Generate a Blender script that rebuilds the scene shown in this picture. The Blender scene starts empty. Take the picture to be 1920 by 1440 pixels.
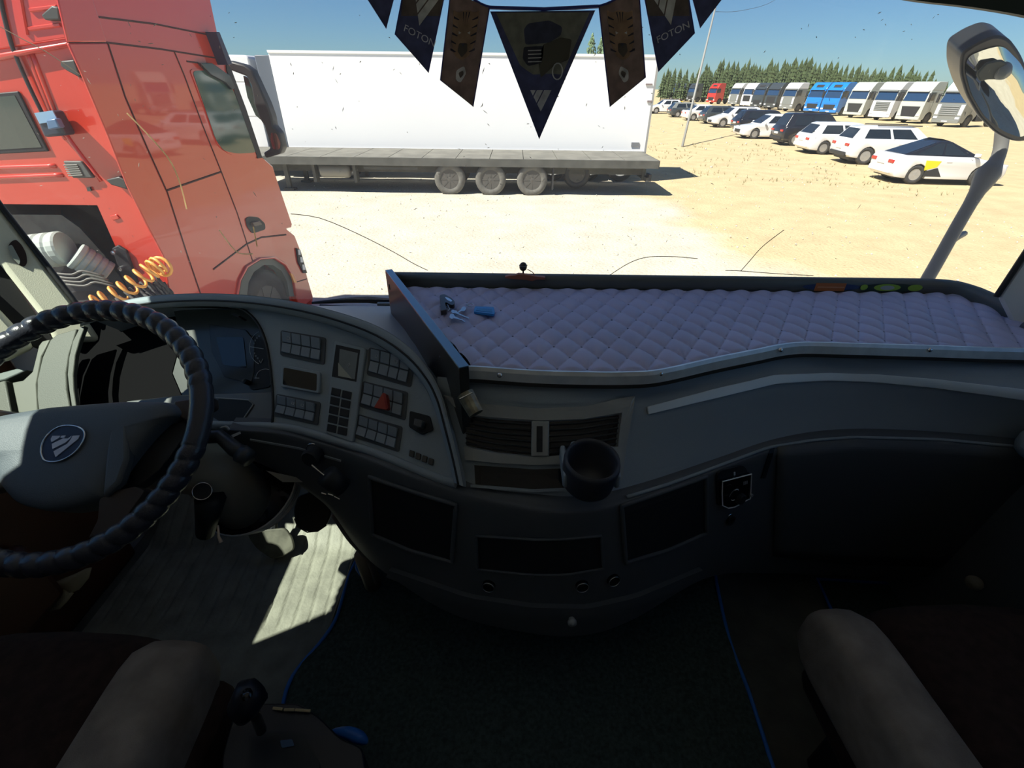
import bpy, bmesh, math, random
import numpy as np
from mathutils import Vector, Matrix
random.seed(7)
SC = bpy.context.scene
COL = SC.collection
# ---------------------------------------------------------------- camera, sky, sun, exposure
FPX = 880.0
PIT, ROL = math.radians(32.5), math.radians(0.7)
cF = Vector((0, math.cos(PIT), -math.sin(PIT)))
_U0 = Vector((0, math.sin(PIT), math.cos(PIT)))
cR = Vector((1, 0, 0)) * math.cos(ROL) + _U0 * math.sin(ROL)
cU = _U0 * math.cos(ROL) - Vector((1, 0, 0)) * math.sin(ROL)
cam_d = bpy.data.cameras.new('camera')
cam = bpy.data.objects.new('camera', cam_d)
COL.objects.link(cam)
cam.matrix_world = Matrix(((cR.x, cU.x, -cF.x, 0), (cR.y, cU.y, -cF.y, 0), (cR.z, cU.z, -cF.z, 0), (0, 0, 0, 1)))
cam_d.sensor_width = 36.0
cam_d.lens = FPX / 1920 * 36.0
cam_d.clip_start, cam_d.clip_end = 0.02, 2000
SC.camera = cam

SUN_DIR = Vector((-0.68, -0.36, 1.0)).normalized()      # towards the sun: from behind and left of the truck
w = bpy.data.worlds.new('sky'); SC.world = w; w.use_nodes = True
nt = w.node_tree; nt.nodes.clear()
sky = nt.nodes.new('ShaderNodeTexSky'); sky.sky_type = 'NISHITA'
sky.sun_disc = False
sky.sun_elevation = math.asin(SUN_DIR.z)
sky.sun_rotation = math.atan2(SUN_DIR.x, SUN_DIR.y)
sky.altitude = 100; sky.air_density = 1.0; sky.dust_density = 0.1; sky.ozone_density = 2.5
bg = nt.nodes.new('ShaderNodeBackground'); bg.inputs['Strength'].default_value = 0.052
out = nt.nodes.new('ShaderNodeOutputWorld')
tint = nt.nodes.new('ShaderNodeMixRGB'); tint.blend_type = 'MULTIPLY'; tint.inputs[0].default_value = 1; tint.inputs[2].default_value = (.52, .76, 1.0, 1)
nt.links.new(sky.outputs[0], tint.inputs[1]); nt.links.new(tint.outputs[0], bg.inputs[0]); nt.links.new(bg.outputs[0], out.inputs[0])
sl = bpy.data.lights.new('sun', 'SUN'); sl.energy = 5.0; sl.angle = math.radians(0.6); sl.color = (1.0, 0.95, 0.86)
so = bpy.data.objects.new('sun', sl); COL.objects.link(so)
so.rotation_euler = SUN_DIR.to_track_quat('Z', 'Y').to_euler()
so.location = (-6, -4, 12)
SC.view_settings.view_transform = 'Standard'; SC.view_settings.look = 'None'
SC.view_settings.exposure = 0.88; SC.view_settings.gamma = 1.0
SC.view_settings.use_curve_mapping = False
try:
    SC.cycles.max_bounces = 8; SC.cycles.transparent_max_bounces = 12
    SC.cycles.sample_clamp_indirect = 4.0; SC.cycles.use_denoising = True
    SC.cycles.caustics_reflective = False; SC.cycles.caustics_refractive = False
except Exception:
    pass
GZ = -3.0        # ground level; the camera stands at the origin, about three metres above the yard
FLZ = -1.30      # cab floor level

# ---------------------------------------------------------------- measuring helpers: a point of the photograph to a real surface
def ray(px, py): return cF + cR * ((float(px) - 960) / FPX) - cU * ((float(py) - 720) / FPX)
def P(px, py, x=None, y=None, z=None, d=None):
    r = ray(px, py)
    s = z / r.z if z is not None else y / r.y if y is not None else x / r.x if x is not None else d
    return r * s
def plane3(a, b, c, face_cam=True):
    n = (b - a).cross(c - a).normalized()
    if face_cam and n.dot(-a) < 0: n = -n
    return (a.copy(), n)
def PP(px, py, pl, off=0.0):
    r = ray(px, py); p0, n = pl
    return r * (((p0 + n * off).dot(n)) / r.dot(n))

# ---------------------------------------------------------------- object helpers
ORI = {}
def V(*a): return Vector(a)
def thing(name, label, cat, loc=(0, 0, 0), group=None):
    o = bpy.data.objects.new(name, None); COL.objects.link(o)
    o.location = loc; o.empty_display_size = 0.1
    o['label'] = label; o['category'] = cat
    if group: o['group'] = group
    ORI[o.name] = Vector(loc)
    return o
def tag(o, label=None, cat=None, group=None, kind=None):
    if label: o['label'] = label
    if cat: o['category'] = cat
    if group: o['group'] = group
    if kind: o['kind'] = kind
    return o
def mesh(name, vs, fs, mat, parent=None, smooth=False, bevel=0.0, bseg=2, label=None, flat_angle=None):
    off = ORI.get(parent.name, Vector((0, 0, 0))) if parent else Vector((0, 0, 0))
    me = bpy.data.meshes.new(name)
    me.from_pydata([tuple(Vector(v) - off) for v in vs], [], fs)
    me.validate()
    bm = bmesh.new(); bm.from_mesh(me)
    bmesh.ops.recalc_face_normals(bm, faces=bm.faces)
    bm.to_mesh(me); bm.free()
    o = bpy.data.objects.new(name, me); COL.objects.link(o)
    if isinstance(mat, (list, tuple)):
        for m in mat: me.materials.append(m)
    elif mat: me.materials.append(mat)
    if smooth:
        for p in me.polygons: p.use_smooth = True
    if parent: o.parent = parent; ORI[o.name] = off.copy()
    if bevel > 0:
        b = o.modifiers.new('bevel', 'BEVEL'); b.width = bevel; b.segments = bseg; b.limit_method = 'ANGLE'; b.angle_limit = math.radians(35)
        if not smooth:
            for p in me.polygons: p.use_smooth = True
            b.harden_normals = False
            try:
                me.set_sharp_from_angle(angle=math.radians(40))
            except Exception: pass
    if label: o['label'] = label
    return o
class MB:
    """collects pieces of ONE part"""
    def __init__(s): s.v = []; s.f = []
    def add(s, vs, fs):
        n = len(s.v); s.v += [Vector(v) for v in vs]; s.f += [tuple(i + n for i in f) for f in fs]; return s
    def build(s, name, mat, parent=None, **k): return mesh(name, s.v, s.f, mat, parent, **k)
def g_box(c, size, rot=None):
    c = Vector(c); hx, hy, hz = size[0] / 2, size[1] / 2, size[2] / 2
    vs = [Vector((x, y, z)) for x in (-hx, hx) for y in (-hy, hy) for z in (-hz, hz)]
    if rot is not None: vs = [rot @ v for v in vs]
    fs = [(0, 1, 3, 2), (4, 6, 7, 5), (0, 4, 5, 1), (2, 3, 7, 6), (0, 2, 6, 4), (1, 5, 7, 3)]
    return [v + c for v in vs], fs
def g_prism(pts, ext):
    """closed polygon pushed along the vector ext"""
    n = len(pts); pts = [Vector(p) for p in pts]; ext = Vector(ext)
    vs = pts + [p + ext for p in pts]
    fs = [tuple(range(n)), tuple(range(2 * n - 1, n - 1, -1))]
    fs += [(i, (i + 1) % n, n + (i + 1) % n, n + i) for i in range(n)]
    return vs, fs
def g_tube(pts, r, seg=10, closed=False, cap=True):
    pts = [Vector(p) for p in pts]; n = len(pts)
    rs = r if isinstance(r, (list, tuple)) else [r] * n
    vs = []; fs = []; up = None
    for i, p in enumerate(pts):
        a = pts[(i - 1) % n] if (closed or i > 0) else p
        b = pts[(i + 1) % n] if (closed or i < n - 1) else p
        t = (b - a).normalized()
        if up is None:
            up = Vector((0, 0, 1)) if abs(t.z) < 0.9 else Vector((1, 0, 0))
        u = (up - t * up.dot(t)).normalized(); up = u; v = t.cross(u)
        for k in range(seg):
            an = 2 * math.pi * k / seg
            vs.append(p + (u * math.cos(an) + v * math.sin(an)) * rs[i])
    m = n if closed else n - 1
    for i in range(m):
        for k in range(seg):
            a = i * seg + k; b = i * seg + (k + 1) % seg; c = ((i + 1) % n) * seg + (k + 1) % seg; d = ((i + 1) % n) * seg + k
            fs.append((a, b, c, d))
    if cap and not closed:
        fs.append(tuple(range(seg - 1, -1, -1))); fs.append(tuple((n - 1) * seg + k for k in range(seg)))
    return vs, fs
def g_lathe(prof, c, axis, seg=24, start=None):
    """prof = [(radius, height)] turned round the axis through c"""
    c = Vector(c); ax = Vector(axis).normalized()
    u = (Vector((0, 0, 1)) if abs(ax.z) < 0.9 else Vector((1, 0, 0))); u = (u - ax * u.dot(ax)).normalized(); v = ax.cross(u)
    vs = []; fs = []
    for r, h in prof:
        for k in range(seg):
            an = 2 * math.pi * k / seg
            vs.append(c + ax * h + (u * math.cos(an) + v * math.sin(an)) * r)
    for i in range(len(prof) - 1):
        for k in range(seg):
            fs.append((i * seg + k, i * seg + (k + 1) % seg, (i + 1) * seg + (k + 1) % seg, (i + 1) * seg + k))
    if prof[0][0] > 1e-6: fs.append(tuple(range(seg - 1, -1, -1)))
    if prof[-1][0] > 1e-6: fs.append(tuple((len(prof) - 1) * seg + k for k in range(seg)))
    return vs, fs
def g_loft(rows, closed_u=False):
    nr = len(rows); nc = len(rows[0]); vs = [Vector(p) for r in rows for p in r]; fs = []
    for i in range(nr - 1):
        for j in range(nc - (0 if closed_u else 1)):
            j2 = (j + 1) % nc
            fs.append((i * nc + j, i * nc + j2, (i + 1) * nc + j2, (i + 1) * nc + j))
    return vs, fs
def box(name, c, size, mat, parent=None, rot=None, **k): return mesh(name, *g_box(c, size, rot), mat, parent, **k)
def slab(name, pxs, pl, t0, t1, mat, parent=None, **k):
    """flat piece: an outline measured on the real plane pl, standing from t0 to t1 along the plane's normal"""
    pts = [PP(x, y, pl, t1) for x, y in pxs]
    return mesh(name, *g_prism(pts, pl[1] * (t0 - t1)), mat, parent, **k)
def crom(pts, n):
    """smooth resampling of a polyline of vectors"""
    pts = [Vector(p) for p in pts]; m = len(pts) - 1; o = []
    for i in range(n):
        t = i / (n - 1) * m; k = min(int(t), m - 1); f = t - k
        p0 = pts[max(k - 1, 0)]; p1 = pts[k]; p2 = pts[k + 1]; p3 = pts[min(k + 2, m)]
        o.append(0.5 * ((2 * p1) + (p2 - p0) * f + (2 * p0 - 5 * p1 + 4 * p2 - p3) * f * f + (3 * p1 - p0 - 3 * p2 + p3) * f ** 3))
    return o
def rrect(pxs, r, n=4):
    """round the corners of a pixel outline"""
    o = []; m = len(pxs)
    for i in range(m):
        p0 = np.array(pxs[i - 1], float); p = np.array(pxs[i], float); p1 = np.array(pxs[(i + 1) % m], float)
        a = p0 - p; b = p1 - p; la = np.linalg.norm(a); lb = np.linalg.norm(b); rr = min(r, la * .45, lb * .45)
        s = p + a / la * rr; e = p + b / lb * rr
        for k in range(n + 1):
            t = k / n; q = (1 - t) ** 2 * s + 2 * t * (1 - t) * p + t * t * e
            o.append((q[0], q[1]))
    return o
def dup(o, parent=None):
    c = o.copy(); COL.objects.link(c)
    if parent: c.parent = parent
    for ch in list(o.children): dup(ch, c)
    return c
def text_mesh(name, s, size, M, mat, parent=None, depth=0.0004, sx=1.0, label=None):
    cu = bpy.data.curves.new('t', 'FONT'); cu.body = s; cu.size = size; cu.extrude = depth; cu.align_x = 'CENTER'; cu.align_y = 'CENTER'
    to = bpy.data.objects.new('t', cu); COL.objects.link(to)
    dg = bpy.context.evaluated_depsgraph_get(); dg.update()
    me = bpy.data.meshes.new_from_object(to.evaluated_get(dg))
    vs = [M @ Vector((v.co.x * sx, v.co.y, v.co.z)) for v in me.vertices]; fs = [tuple(p.vertices) for p in me.polygons]
    bpy.data.objects.remove(to); bpy.data.curves.remove(cu); bpy.data.meshes.remove(me)
    return mesh(name, vs, fs, mat, parent, label=label)

# ---------------------------------------------------------------- materials
def mat(name, col, rough=0.5, metal=0.0, spec=0.5, var=0.0, vscale=8.0, bump=0.0, bscale=200.0, coat=0.0, col2=None, sheen=0.0, trans=0.0, vdet=4.0, crough=0.05):
    m = bpy.data.materials.new(name); m.use_nodes = True
    t = m.node_tree; b = t.nodes['Principled BSDF']
    b.inputs['Base Color'].default_value = (*col, 1); b.inputs['Roughness'].default_value = rough
    b.inputs['Metallic'].default_value = metal; b.inputs['Specular IOR Level'].default_value = spec
    b.inputs['Coat Weight'].default_value = coat; b.inputs['Coat Roughness'].default_value = crough
    b.inputs['Sheen Weight'].default_value = sheen
    b.inputs['Transmission Weight'].default_value = trans
    tc = t.nodes.new('ShaderNodeTexCoord')
    if var > 0 or col2:
        n = t.nodes.new('ShaderNodeTexNoise'); n.inputs['Scale'].default_value = vscale; n.inputs['Detail'].default_value = vdet
        t.links.new(tc.outputs['Object'], n.inputs['Vector'])
        r = t.nodes.new('ShaderNodeValToRGB'); r.color_ramp.elements[0].position = 0.32; r.color_ramp.elements[1].position = 0.68
        c2 = col2 if col2 else tuple(min(1, c * (1 + var)) for c in col)
        c1 = col if col2 else tuple(c * (1 - var) for c in col)
        r.color_ramp.elements[0].color = (*c1, 1); r.color_ramp.elements[1].color = (*c2, 1)
        t.links.new(n.outputs['Fac'], r.inputs['Fac']); t.links.new(r.outputs['Color'], b.inputs['Base Color'])
    if bump > 0:
        n2 = t.nodes.new('ShaderNodeTexNoise'); n2.inputs['Scale'].default_value = bscale; n2.inputs['Detail'].default_value = 3
        t.links.new(tc.outputs['Object'], n2.inputs['Vector'])
        bp = t.nodes.new('ShaderNodeBump'); bp.inputs['Strength'].default_value = bump; bp.inputs['Distance'].default_value = 0.002
        t.links.new(n2.outputs['Fac'], bp.inputs['Height']); t.links.new(bp.outputs['Normal'], b.inputs['Normal'])
    return m
def glass_mat(name, tint=(1, 1, 1), dust=0.0, dustcol=(.75, .74, .7), gloss=0.06):
    m = bpy.data.materials.new(name); m.use_nodes = True; t = m.node_tree; t.nodes.clear()
    o = t.nodes.new('ShaderNodeOutputMaterial'); tr = t.nodes.new('ShaderNodeBsdfTransparent'); tr.inputs[0].default_value = (*tint, 1)
    gl = t.nodes.new('ShaderNodeBsdfGlossy'); gl.inputs['Roughness'].default_value = 0.03
    mx = t.nodes.new('ShaderNodeMixShader'); mx.inputs[0].default_value = gloss
    t.links.new(tr.outputs[0], mx.inputs[1]); t.links.new(gl.outputs[0], mx.inputs[2]); last = mx
    if dust > 0:
        tl = t.nodes.new('ShaderNodeBsdfTranslucent'); tl.inputs[0].default_value = (*dustcol, 1)
        n = t.nodes.new('ShaderNodeTexNoise'); n.inputs['Scale'].default_value = 3.0; n.inputs['Detail'].default_value = 8
        tc = t.nodes.new('ShaderNodeTexCoord'); t.links.new(tc.outputs['Object'], n.inputs['Vector'])
        mr = t.nodes.new('ShaderNodeMapRange'); mr.inputs['From Min'].default_value = .3; mr.inputs['From Max'].default_value = .75
        mr.inputs['To Min'].default_value = dust * .7; mr.inputs['To Max'].default_value = dust * 1.5
        t.links.new(n.outputs['Fac'], mr.inputs['Value'])
        m2 = t.nodes.new('ShaderNodeMixShader'); t.links.new(mr.outputs[0], m2.inputs[0])
        t.links.new(mx.outputs[0], m2.inputs[1]); t.links.new(tl.outputs[0], m2.inputs[2]); last = m2
    t.links.new(last.outputs[0], o.inputs[0])
    return m
M = {}
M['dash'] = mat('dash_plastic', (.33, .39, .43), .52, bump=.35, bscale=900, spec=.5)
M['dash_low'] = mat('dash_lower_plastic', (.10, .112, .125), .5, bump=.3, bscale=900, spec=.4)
M['dark'] = mat('dark_plastic', (.026, .028, .031), .5, spec=.3)
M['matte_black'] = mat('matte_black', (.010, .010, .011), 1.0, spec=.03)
M['gloss'] = mat('gloss_black', (.008, .009, .012), .12, coat=.5)
M['bezel'] = mat('silver_bezel', (.38, .40, .39), .42, metal=.1)
M['alu'] = mat('brushed_aluminium', (.80, .84, .85), .32, metal=.35, var=.08, vscale=40)
M['strip'] = mat('silver_strip', (.85, .92, .92), .4, metal=.1)
M['chrome'] = mat('chrome', (.8, .8, .8), .12, metal=1)
M['steel'] = mat('key_steel', (.62, .63, .64), .25, metal=1)
M['cream'] = mat('cream_trim', (.80, .78, .62), .6, bump=.2, bscale=500)
M['cream_gray'] = mat('grey_green_trim', (.11, .12, .10), .55, bump=.2, bscale=500)
M['rubber'] = mat('rubber', (.014, .014, .016), .6)
M['leather'] = mat('black_leather', (.040, .043, .058), .27, bump=.25, bscale=350, spec=.6)
M['hub'] = mat('hub_plastic', (.12, .145, .17), .5, bump=.3, bscale=700)
M['brown'] = mat('brown_leather', (.08, .024, .010), .5, bump=.3, bscale=300, var=.15)
M['orange'] = mat('orange_lining', (.40, .13, .03), .6, var=.1)
M['beige'] = mat('beige_velour', (.29, .245, .205), .95, sheen=.0, var=.18, vscale=25, bump=.4, bscale=600)
M['seatbrown'] = mat('brown_velour', (.035, .018, .013), 1.0, sheen=.0, var=.3, vscale=60, bump=.4, bscale=600)
M['floor'] = mat('floor_vinyl', (.13, .13, .11), .65, var=.2, vscale=14, bump=.3, bscale=120)
M['mat'] = mat('rubber_mat', (.27, .27, .22), .6, var=.22, vscale=18, bump=.5, bscale=150)
M['carpet'] = mat('carpet', (.045, .066, .062), .95, var=.4, vscale=120, bump=.8, bscale=500)
M['blue'] = mat('blue_piping', (.02, .16, .60), .45)
M['sky_top'] = mat('board_sky_reflection', (.16, .36, .60), .2, coat=.6)  # base colour carries the blue sky mirrored in the board top
M['board'] = mat('board_side', (.045, .043, .038), .3, var=.1)
M['shelf_lip'] = mat('shelf_lip', (.12, .13, .115), .35)
M['quilt'] = mat('quilted_leatherette', (.56, .54, .72), .42, bump=.2, bscale=700, spec=.5, var=.06, vscale=5)
M['screen'] = mat('screen_glass', (.01, .012, .015), .08, coat=.5)
M['lcd'] = mat('lcd_screen', (.22, .25, .26), .25, var=.2, vscale=12)
M['white_ink'] = mat('white_ink', (.75, .75, .75), .5)
M['grey_ink'] = mat('grey_ink', (.22, .23, .24), .5)
M['red_ind'] = mat('red_hazard', (.42, .05, .03), .35)
M['glove'] = mat('beige_cloth', (.50, .45, .30), .9, var=.15)
M['roof'] = mat('ceiling_cloth', (.62, .64, .68), .9)
M['wall'] = mat('cab_wall_cloth', (.45, .46, .48), .9)
M['exterior'] = mat('cab_white_paint', (.12, .12, .12), .35)
M['pen_navy'] = mat('pennant_navy', (.03,.03,.06), .6)
M['pen_olive'] = mat('pennant_olive', (.12,.12,.09), .6, var=.3, vscale=40)
M['pen_brown'] = mat('pennant_brown', (.07,.05,.04), .6, var=.3, vscale=60)
M['pen_tiger'] = mat('pennant_tiger_fur', (.15,.09,.05), .6, var=.4, vscale=70)
M['pen_stripe'] = mat('pennant_stripe', (.006, .006, .008), .6)
M['pen_grey'] = mat('pennant_print_grey', (.25,.25,.25), .6)
M['pen_blue'] = mat('pennant_edge_blue', (.02,.03,.2), .5)
def backlit(name, col, var=.2, vs=50):
    m = mat(name, col, .7, var=var, vscale=vs); t = m.node_tree; b = t.nodes['Principled BSDF']; o = t.nodes['Material Output']
    tl = t.nodes.new('ShaderNodeBsdfTranslucent'); mx = t.nodes.new('ShaderNodeMixShader'); mx.inputs[0].default_value = .6
    src = b.inputs['Base Color'].links[0].from_socket; t.links.new(src, tl.inputs[0])
    t.links.new(b.outputs[0], mx.inputs[1]); t.links.new(tl.outputs[0], mx.inputs[2]); t.links.new(mx.outputs[0], o.inputs[0]); return m
for k_, c_ in (('pen_navy', (.11, .12, .20)), ('pen_olive', (.38, .38, .32)), ('pen_brown', (.25, .20, .18)), ('pen_tiger', (.50, .35, .24)), ('pen_grey', (.85, .85, .85)), ('pen_stripe', (.07, .07, .10))):
    M[k_] = backlit('pennant_print_' + k_[4:], c_)
M['wind'] = glass_mat('windshield_glass', (.97, .985, .975), dust=.065, gloss=.03)
M['sideglass'] = glass_mat('side_glass', (.9, .95, .92), gloss=.05)

# ================================================================ THE YARD
def ground():
    m = bpy.data.materials.new('sand'); m.use_nodes = True; t = m.node_tree; b = t.nodes['Principled BSDF']
    b.inputs['Roughness'].default_value = 1.0; b.inputs['Specular IOR Level'].default_value = .1
    tc = t.nodes.new('ShaderNodeTexCoord')
    def noise(sc, det):
        n = t.nodes.new('ShaderNodeTexNoise'); n.inputs['Scale'].default_value = sc; n.inputs['Detail'].default_value = det
        t.links.new(tc.outputs['Object'], n.inputs['Vector']); return n
    def ramp(n, p0, c0, p1, c1):
        r = t.nodes.new('ShaderNodeValToRGB'); e = r.color_ramp.elements; e[0].position = p0; e[0].color = (*c0, 1); e[1].position = p1; e[1].color = (*c1, 1)
        t.links.new(n, r.inputs['Fac']); return r
    # packed pale gravel where the lorries drive, yellower sand further right
    sep = t.nodes.new('ShaderNodeSeparateXYZ'); t.links.new(tc.outputs['Object'], sep.inputs[0])
    n0 = noise(.25, 5)
    ma = t.nodes.new('ShaderNodeMath'); ma.operation = 'MULTIPLY_ADD'; ma.inputs[1].default_value = .09; ma.inputs[2].default_value = -.25
    mb = t.nodes.new('ShaderNodeMath'); mb.operation = 'MULTIPLY_ADD'; mb.inputs[1].default_value = .02
    t.links.new(sep.outputs['X'], ma.inputs[0]); t.links.new(sep.outputs['Y'], mb.inputs[0]); t.links.new(ma.outputs[0], mb.inputs[2])
    mc = t.nodes.new('ShaderNodeMath'); mc.operation = 'MULTIPLY_ADD'; mc.inputs[1].default_value = .9
    t.links.new(n0.outputs['Fac'], mc.inputs[0]); t.links.new(mb.outputs[0], mc.inputs[2])
    r0 = ramp(mc.outputs[0], .85, (.57, .53, .43), 1.5, (.56, .45, .265))
    n1 = noise(1.3, 10); r1 = ramp(n1.outputs['Fac'], .3, (.78, .76, .74), .7, (1.1, 1.1, 1.1))
    n2 = noise(14, 8); r2 = ramp(n2.outputs['Fac'], .28, (.55, .52, .48), .42, (1, 1, 1))
    x1 = t.nodes.new('ShaderNodeMixRGB'); x1.blend_type = 'MULTIPLY'; x1.inputs[0].default_value = .55
    x2 = t.nodes.new('ShaderNodeMixRGB'); x2.blend_type = 'MULTIPLY'; x2.inputs[0].default_value = .5
    t.links.new(r0.outputs[0], x1.inputs[1]); t.links.new(r1.outputs[0], x1.inputs[2])
    t.links.new(x1.outputs[0], x2.inputs[1]); t.links.new(r2.outputs[0], x2.inputs[2]); t.links.new(x2.outputs[0], b.inputs['Base Color'])
    bp = t.nodes.new('ShaderNodeBump'); bp.inputs['Strength'].default_value = .6; bp.inputs['Distance'].default_value = .05
    t.links.new(n2.outputs['Fac'], bp.inputs['Height']); t.links.new(bp.outputs[0], b.inputs['Normal'])
    # gently uneven terrain, flat under the vehicles
    xs = [-400, -200, -100, -60] + [-40 + i * 1.0 for i in range(100)] + [60 + 10 * i for i in range(1, 15)] + [300, 500]
    ys = [-60, -30, -15] + [-8 + i * 1.0 for i in range(75)] + [67 + 8 * i for i in range(1, 25)] + [400, 700]
    rnd = random.Random(3)
    vs = [Vector((x, y, GZ + rnd.uniform(-.012, .012))) for y in ys for x in xs]; nx = len(xs)
    fs = [(j * nx + i, j * nx + i + 1, (j + 1) * nx + i + 1, (j + 1) * nx + i) for j in range(len(ys) - 1) for i in range(nx - 1)]
    o = mesh('ground', vs, fs, m, smooth=True); o['kind'] = 'structure'
    # loose stones
    sm = mat('stone', (.52, .49, .40), .9, var=.2, vscale=3)
    mb_ = MB(); rnd = random.Random(5)
    for k in range(1500):
        if k < 1300: x, y, r = rnd.uniform(-7, 14), rnd.uniform(6.5, 26), rnd.uniform(.010, .034)
        else: x, y, r = rnd.uniform(3, 40), rnd.uniform(22, 60), rnd.uniform(.03, .09)
        z = GZ + r * .2
        mb_.add([(x + r, y, z), (x, y + r * .9, z), (x - r * .8, y, z), (x, y - r, z), (x + r * .1, y, z + r * .8), (x, y, z - r * .5)],
                [(0, 1, 4), (1, 2, 4), (2, 3, 4), (3, 0, 4), (1, 0, 5), (2, 1, 5), (3, 2, 5), (0, 3, 5)])
    tag(mb_.build('loose_stones', sm), 'small loose stones strewn over the pale sandy yard', 'stones', kind='stuff')
    # dry weeds
    gm = mat('dry_grass', (.26, .24, .11), .9, var=.3)
    mg = MB()
    for k in range(260):
        x, y = rnd.uniform(7, 15), rnd.uniform(17, 34)
        if k % 5 == 0: cx, cy = x, y
        x = cx + rnd.gauss(0, .35); y = cy + rnd.gauss(0, .3)
        for q in range(5):
            a = rnd.uniform(0, 6.28); h = rnd.uniform(.05, .16); dx, dy = math.cos(a) * .04, math.sin(a) * .04
            mg.add([(x - dy * .2, y + dx * .2, GZ), (x + dy * .2, y - dx * .2, GZ), (x + dx * 2, y + dy * 2, GZ + h)], [(0, 1, 2)])
    tag(mg.build('dry_weeds', gm), 'sparse dry weeds growing on the sand beside the pole', 'weeds', kind='stuff')
ground()

M['tyre'] = mat('tyre_rubber', (.045, .045, .043), .8, var=.2)
M['tyre_dusty'] = mat('dusty_tyre', (.13, .125, .11), .9, var=.2)
M['rimdark'] = mat('dark_rim', (.09, .085, .075), .6)
M['rimsilver'] = mat('silver_rim', (.5, .5, .5), .35, metal=.6)
M['wglass'] = mat('vehicle_glass', (.015, .022, .03), .08, coat=.5)
M['wglassblue'] = mat('vehicle_glass_blue', (.02, .05, .11), .08, coat=.5)
M['trimblack'] = mat('vehicle_trim', (.025, .026, .028), .5)
M['lampwhite'] = mat('lamp_clear', (.6, .62, .65), .15, coat=.6)
M['lampred'] = mat('lamp_red', (.45, .02, .015), .2, coat=.6)
M['lamporange'] = mat('lamp_orange', (.8, .25, .02), .25, coat=.5)
M['plate'] = mat('number_plate', (.6, .6, .6), .5)
def paint(name, c, **k): return mat(name, c, .28, coat=.8, **k)
def g_disc_wheel(c, r, w, axis):
    return g_lathe([(r * .55, -w / 2), (r * .9, -w / 2), (r, -w * .36), (r, w * .36), (r * .9, w / 2), (r * .62, w / 2), (r * .58, w * .40)], c, axis, 28)
def wheel(parent, c, r, w, side, tyre, rim, spokes=5, holes=False):
    """wheel part with its rim as a sub-part; side = +1/-1: outer face along +y/-y"""
    o = mesh('wheel', *g_disc_wheel(c, r, w, (0, side, 0)), tyre, parent, smooth=True)
    mb = MB()
    mb.add(*g_lathe([(r * .60, w * .44), (r * .56, w * .30), (r * .30, w * .22), (r * .30, w * .36), (r * .16, w * .44), (.0, w * .46)], c, (0, side, 0), 20))
    ro = mb.build('rim', rim, o, smooth=False)
    mk = MB()
    for k in range(spokes):
        a = 2 * math.pi * k / spokes
        d = Vector((math.cos(a), 0, math.sin(a)))
        rot = Matrix.Rotation(-a, 3, 'Y')
        mk.add(*g_box(Vector(c) + Vector((0, side * w * .40, 0)) + d * r * .40, (r * .42, w * .12, r * (.14 if not holes else .07)), rot))
    mk.build('spoke_set', rim, o)
    return o

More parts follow.
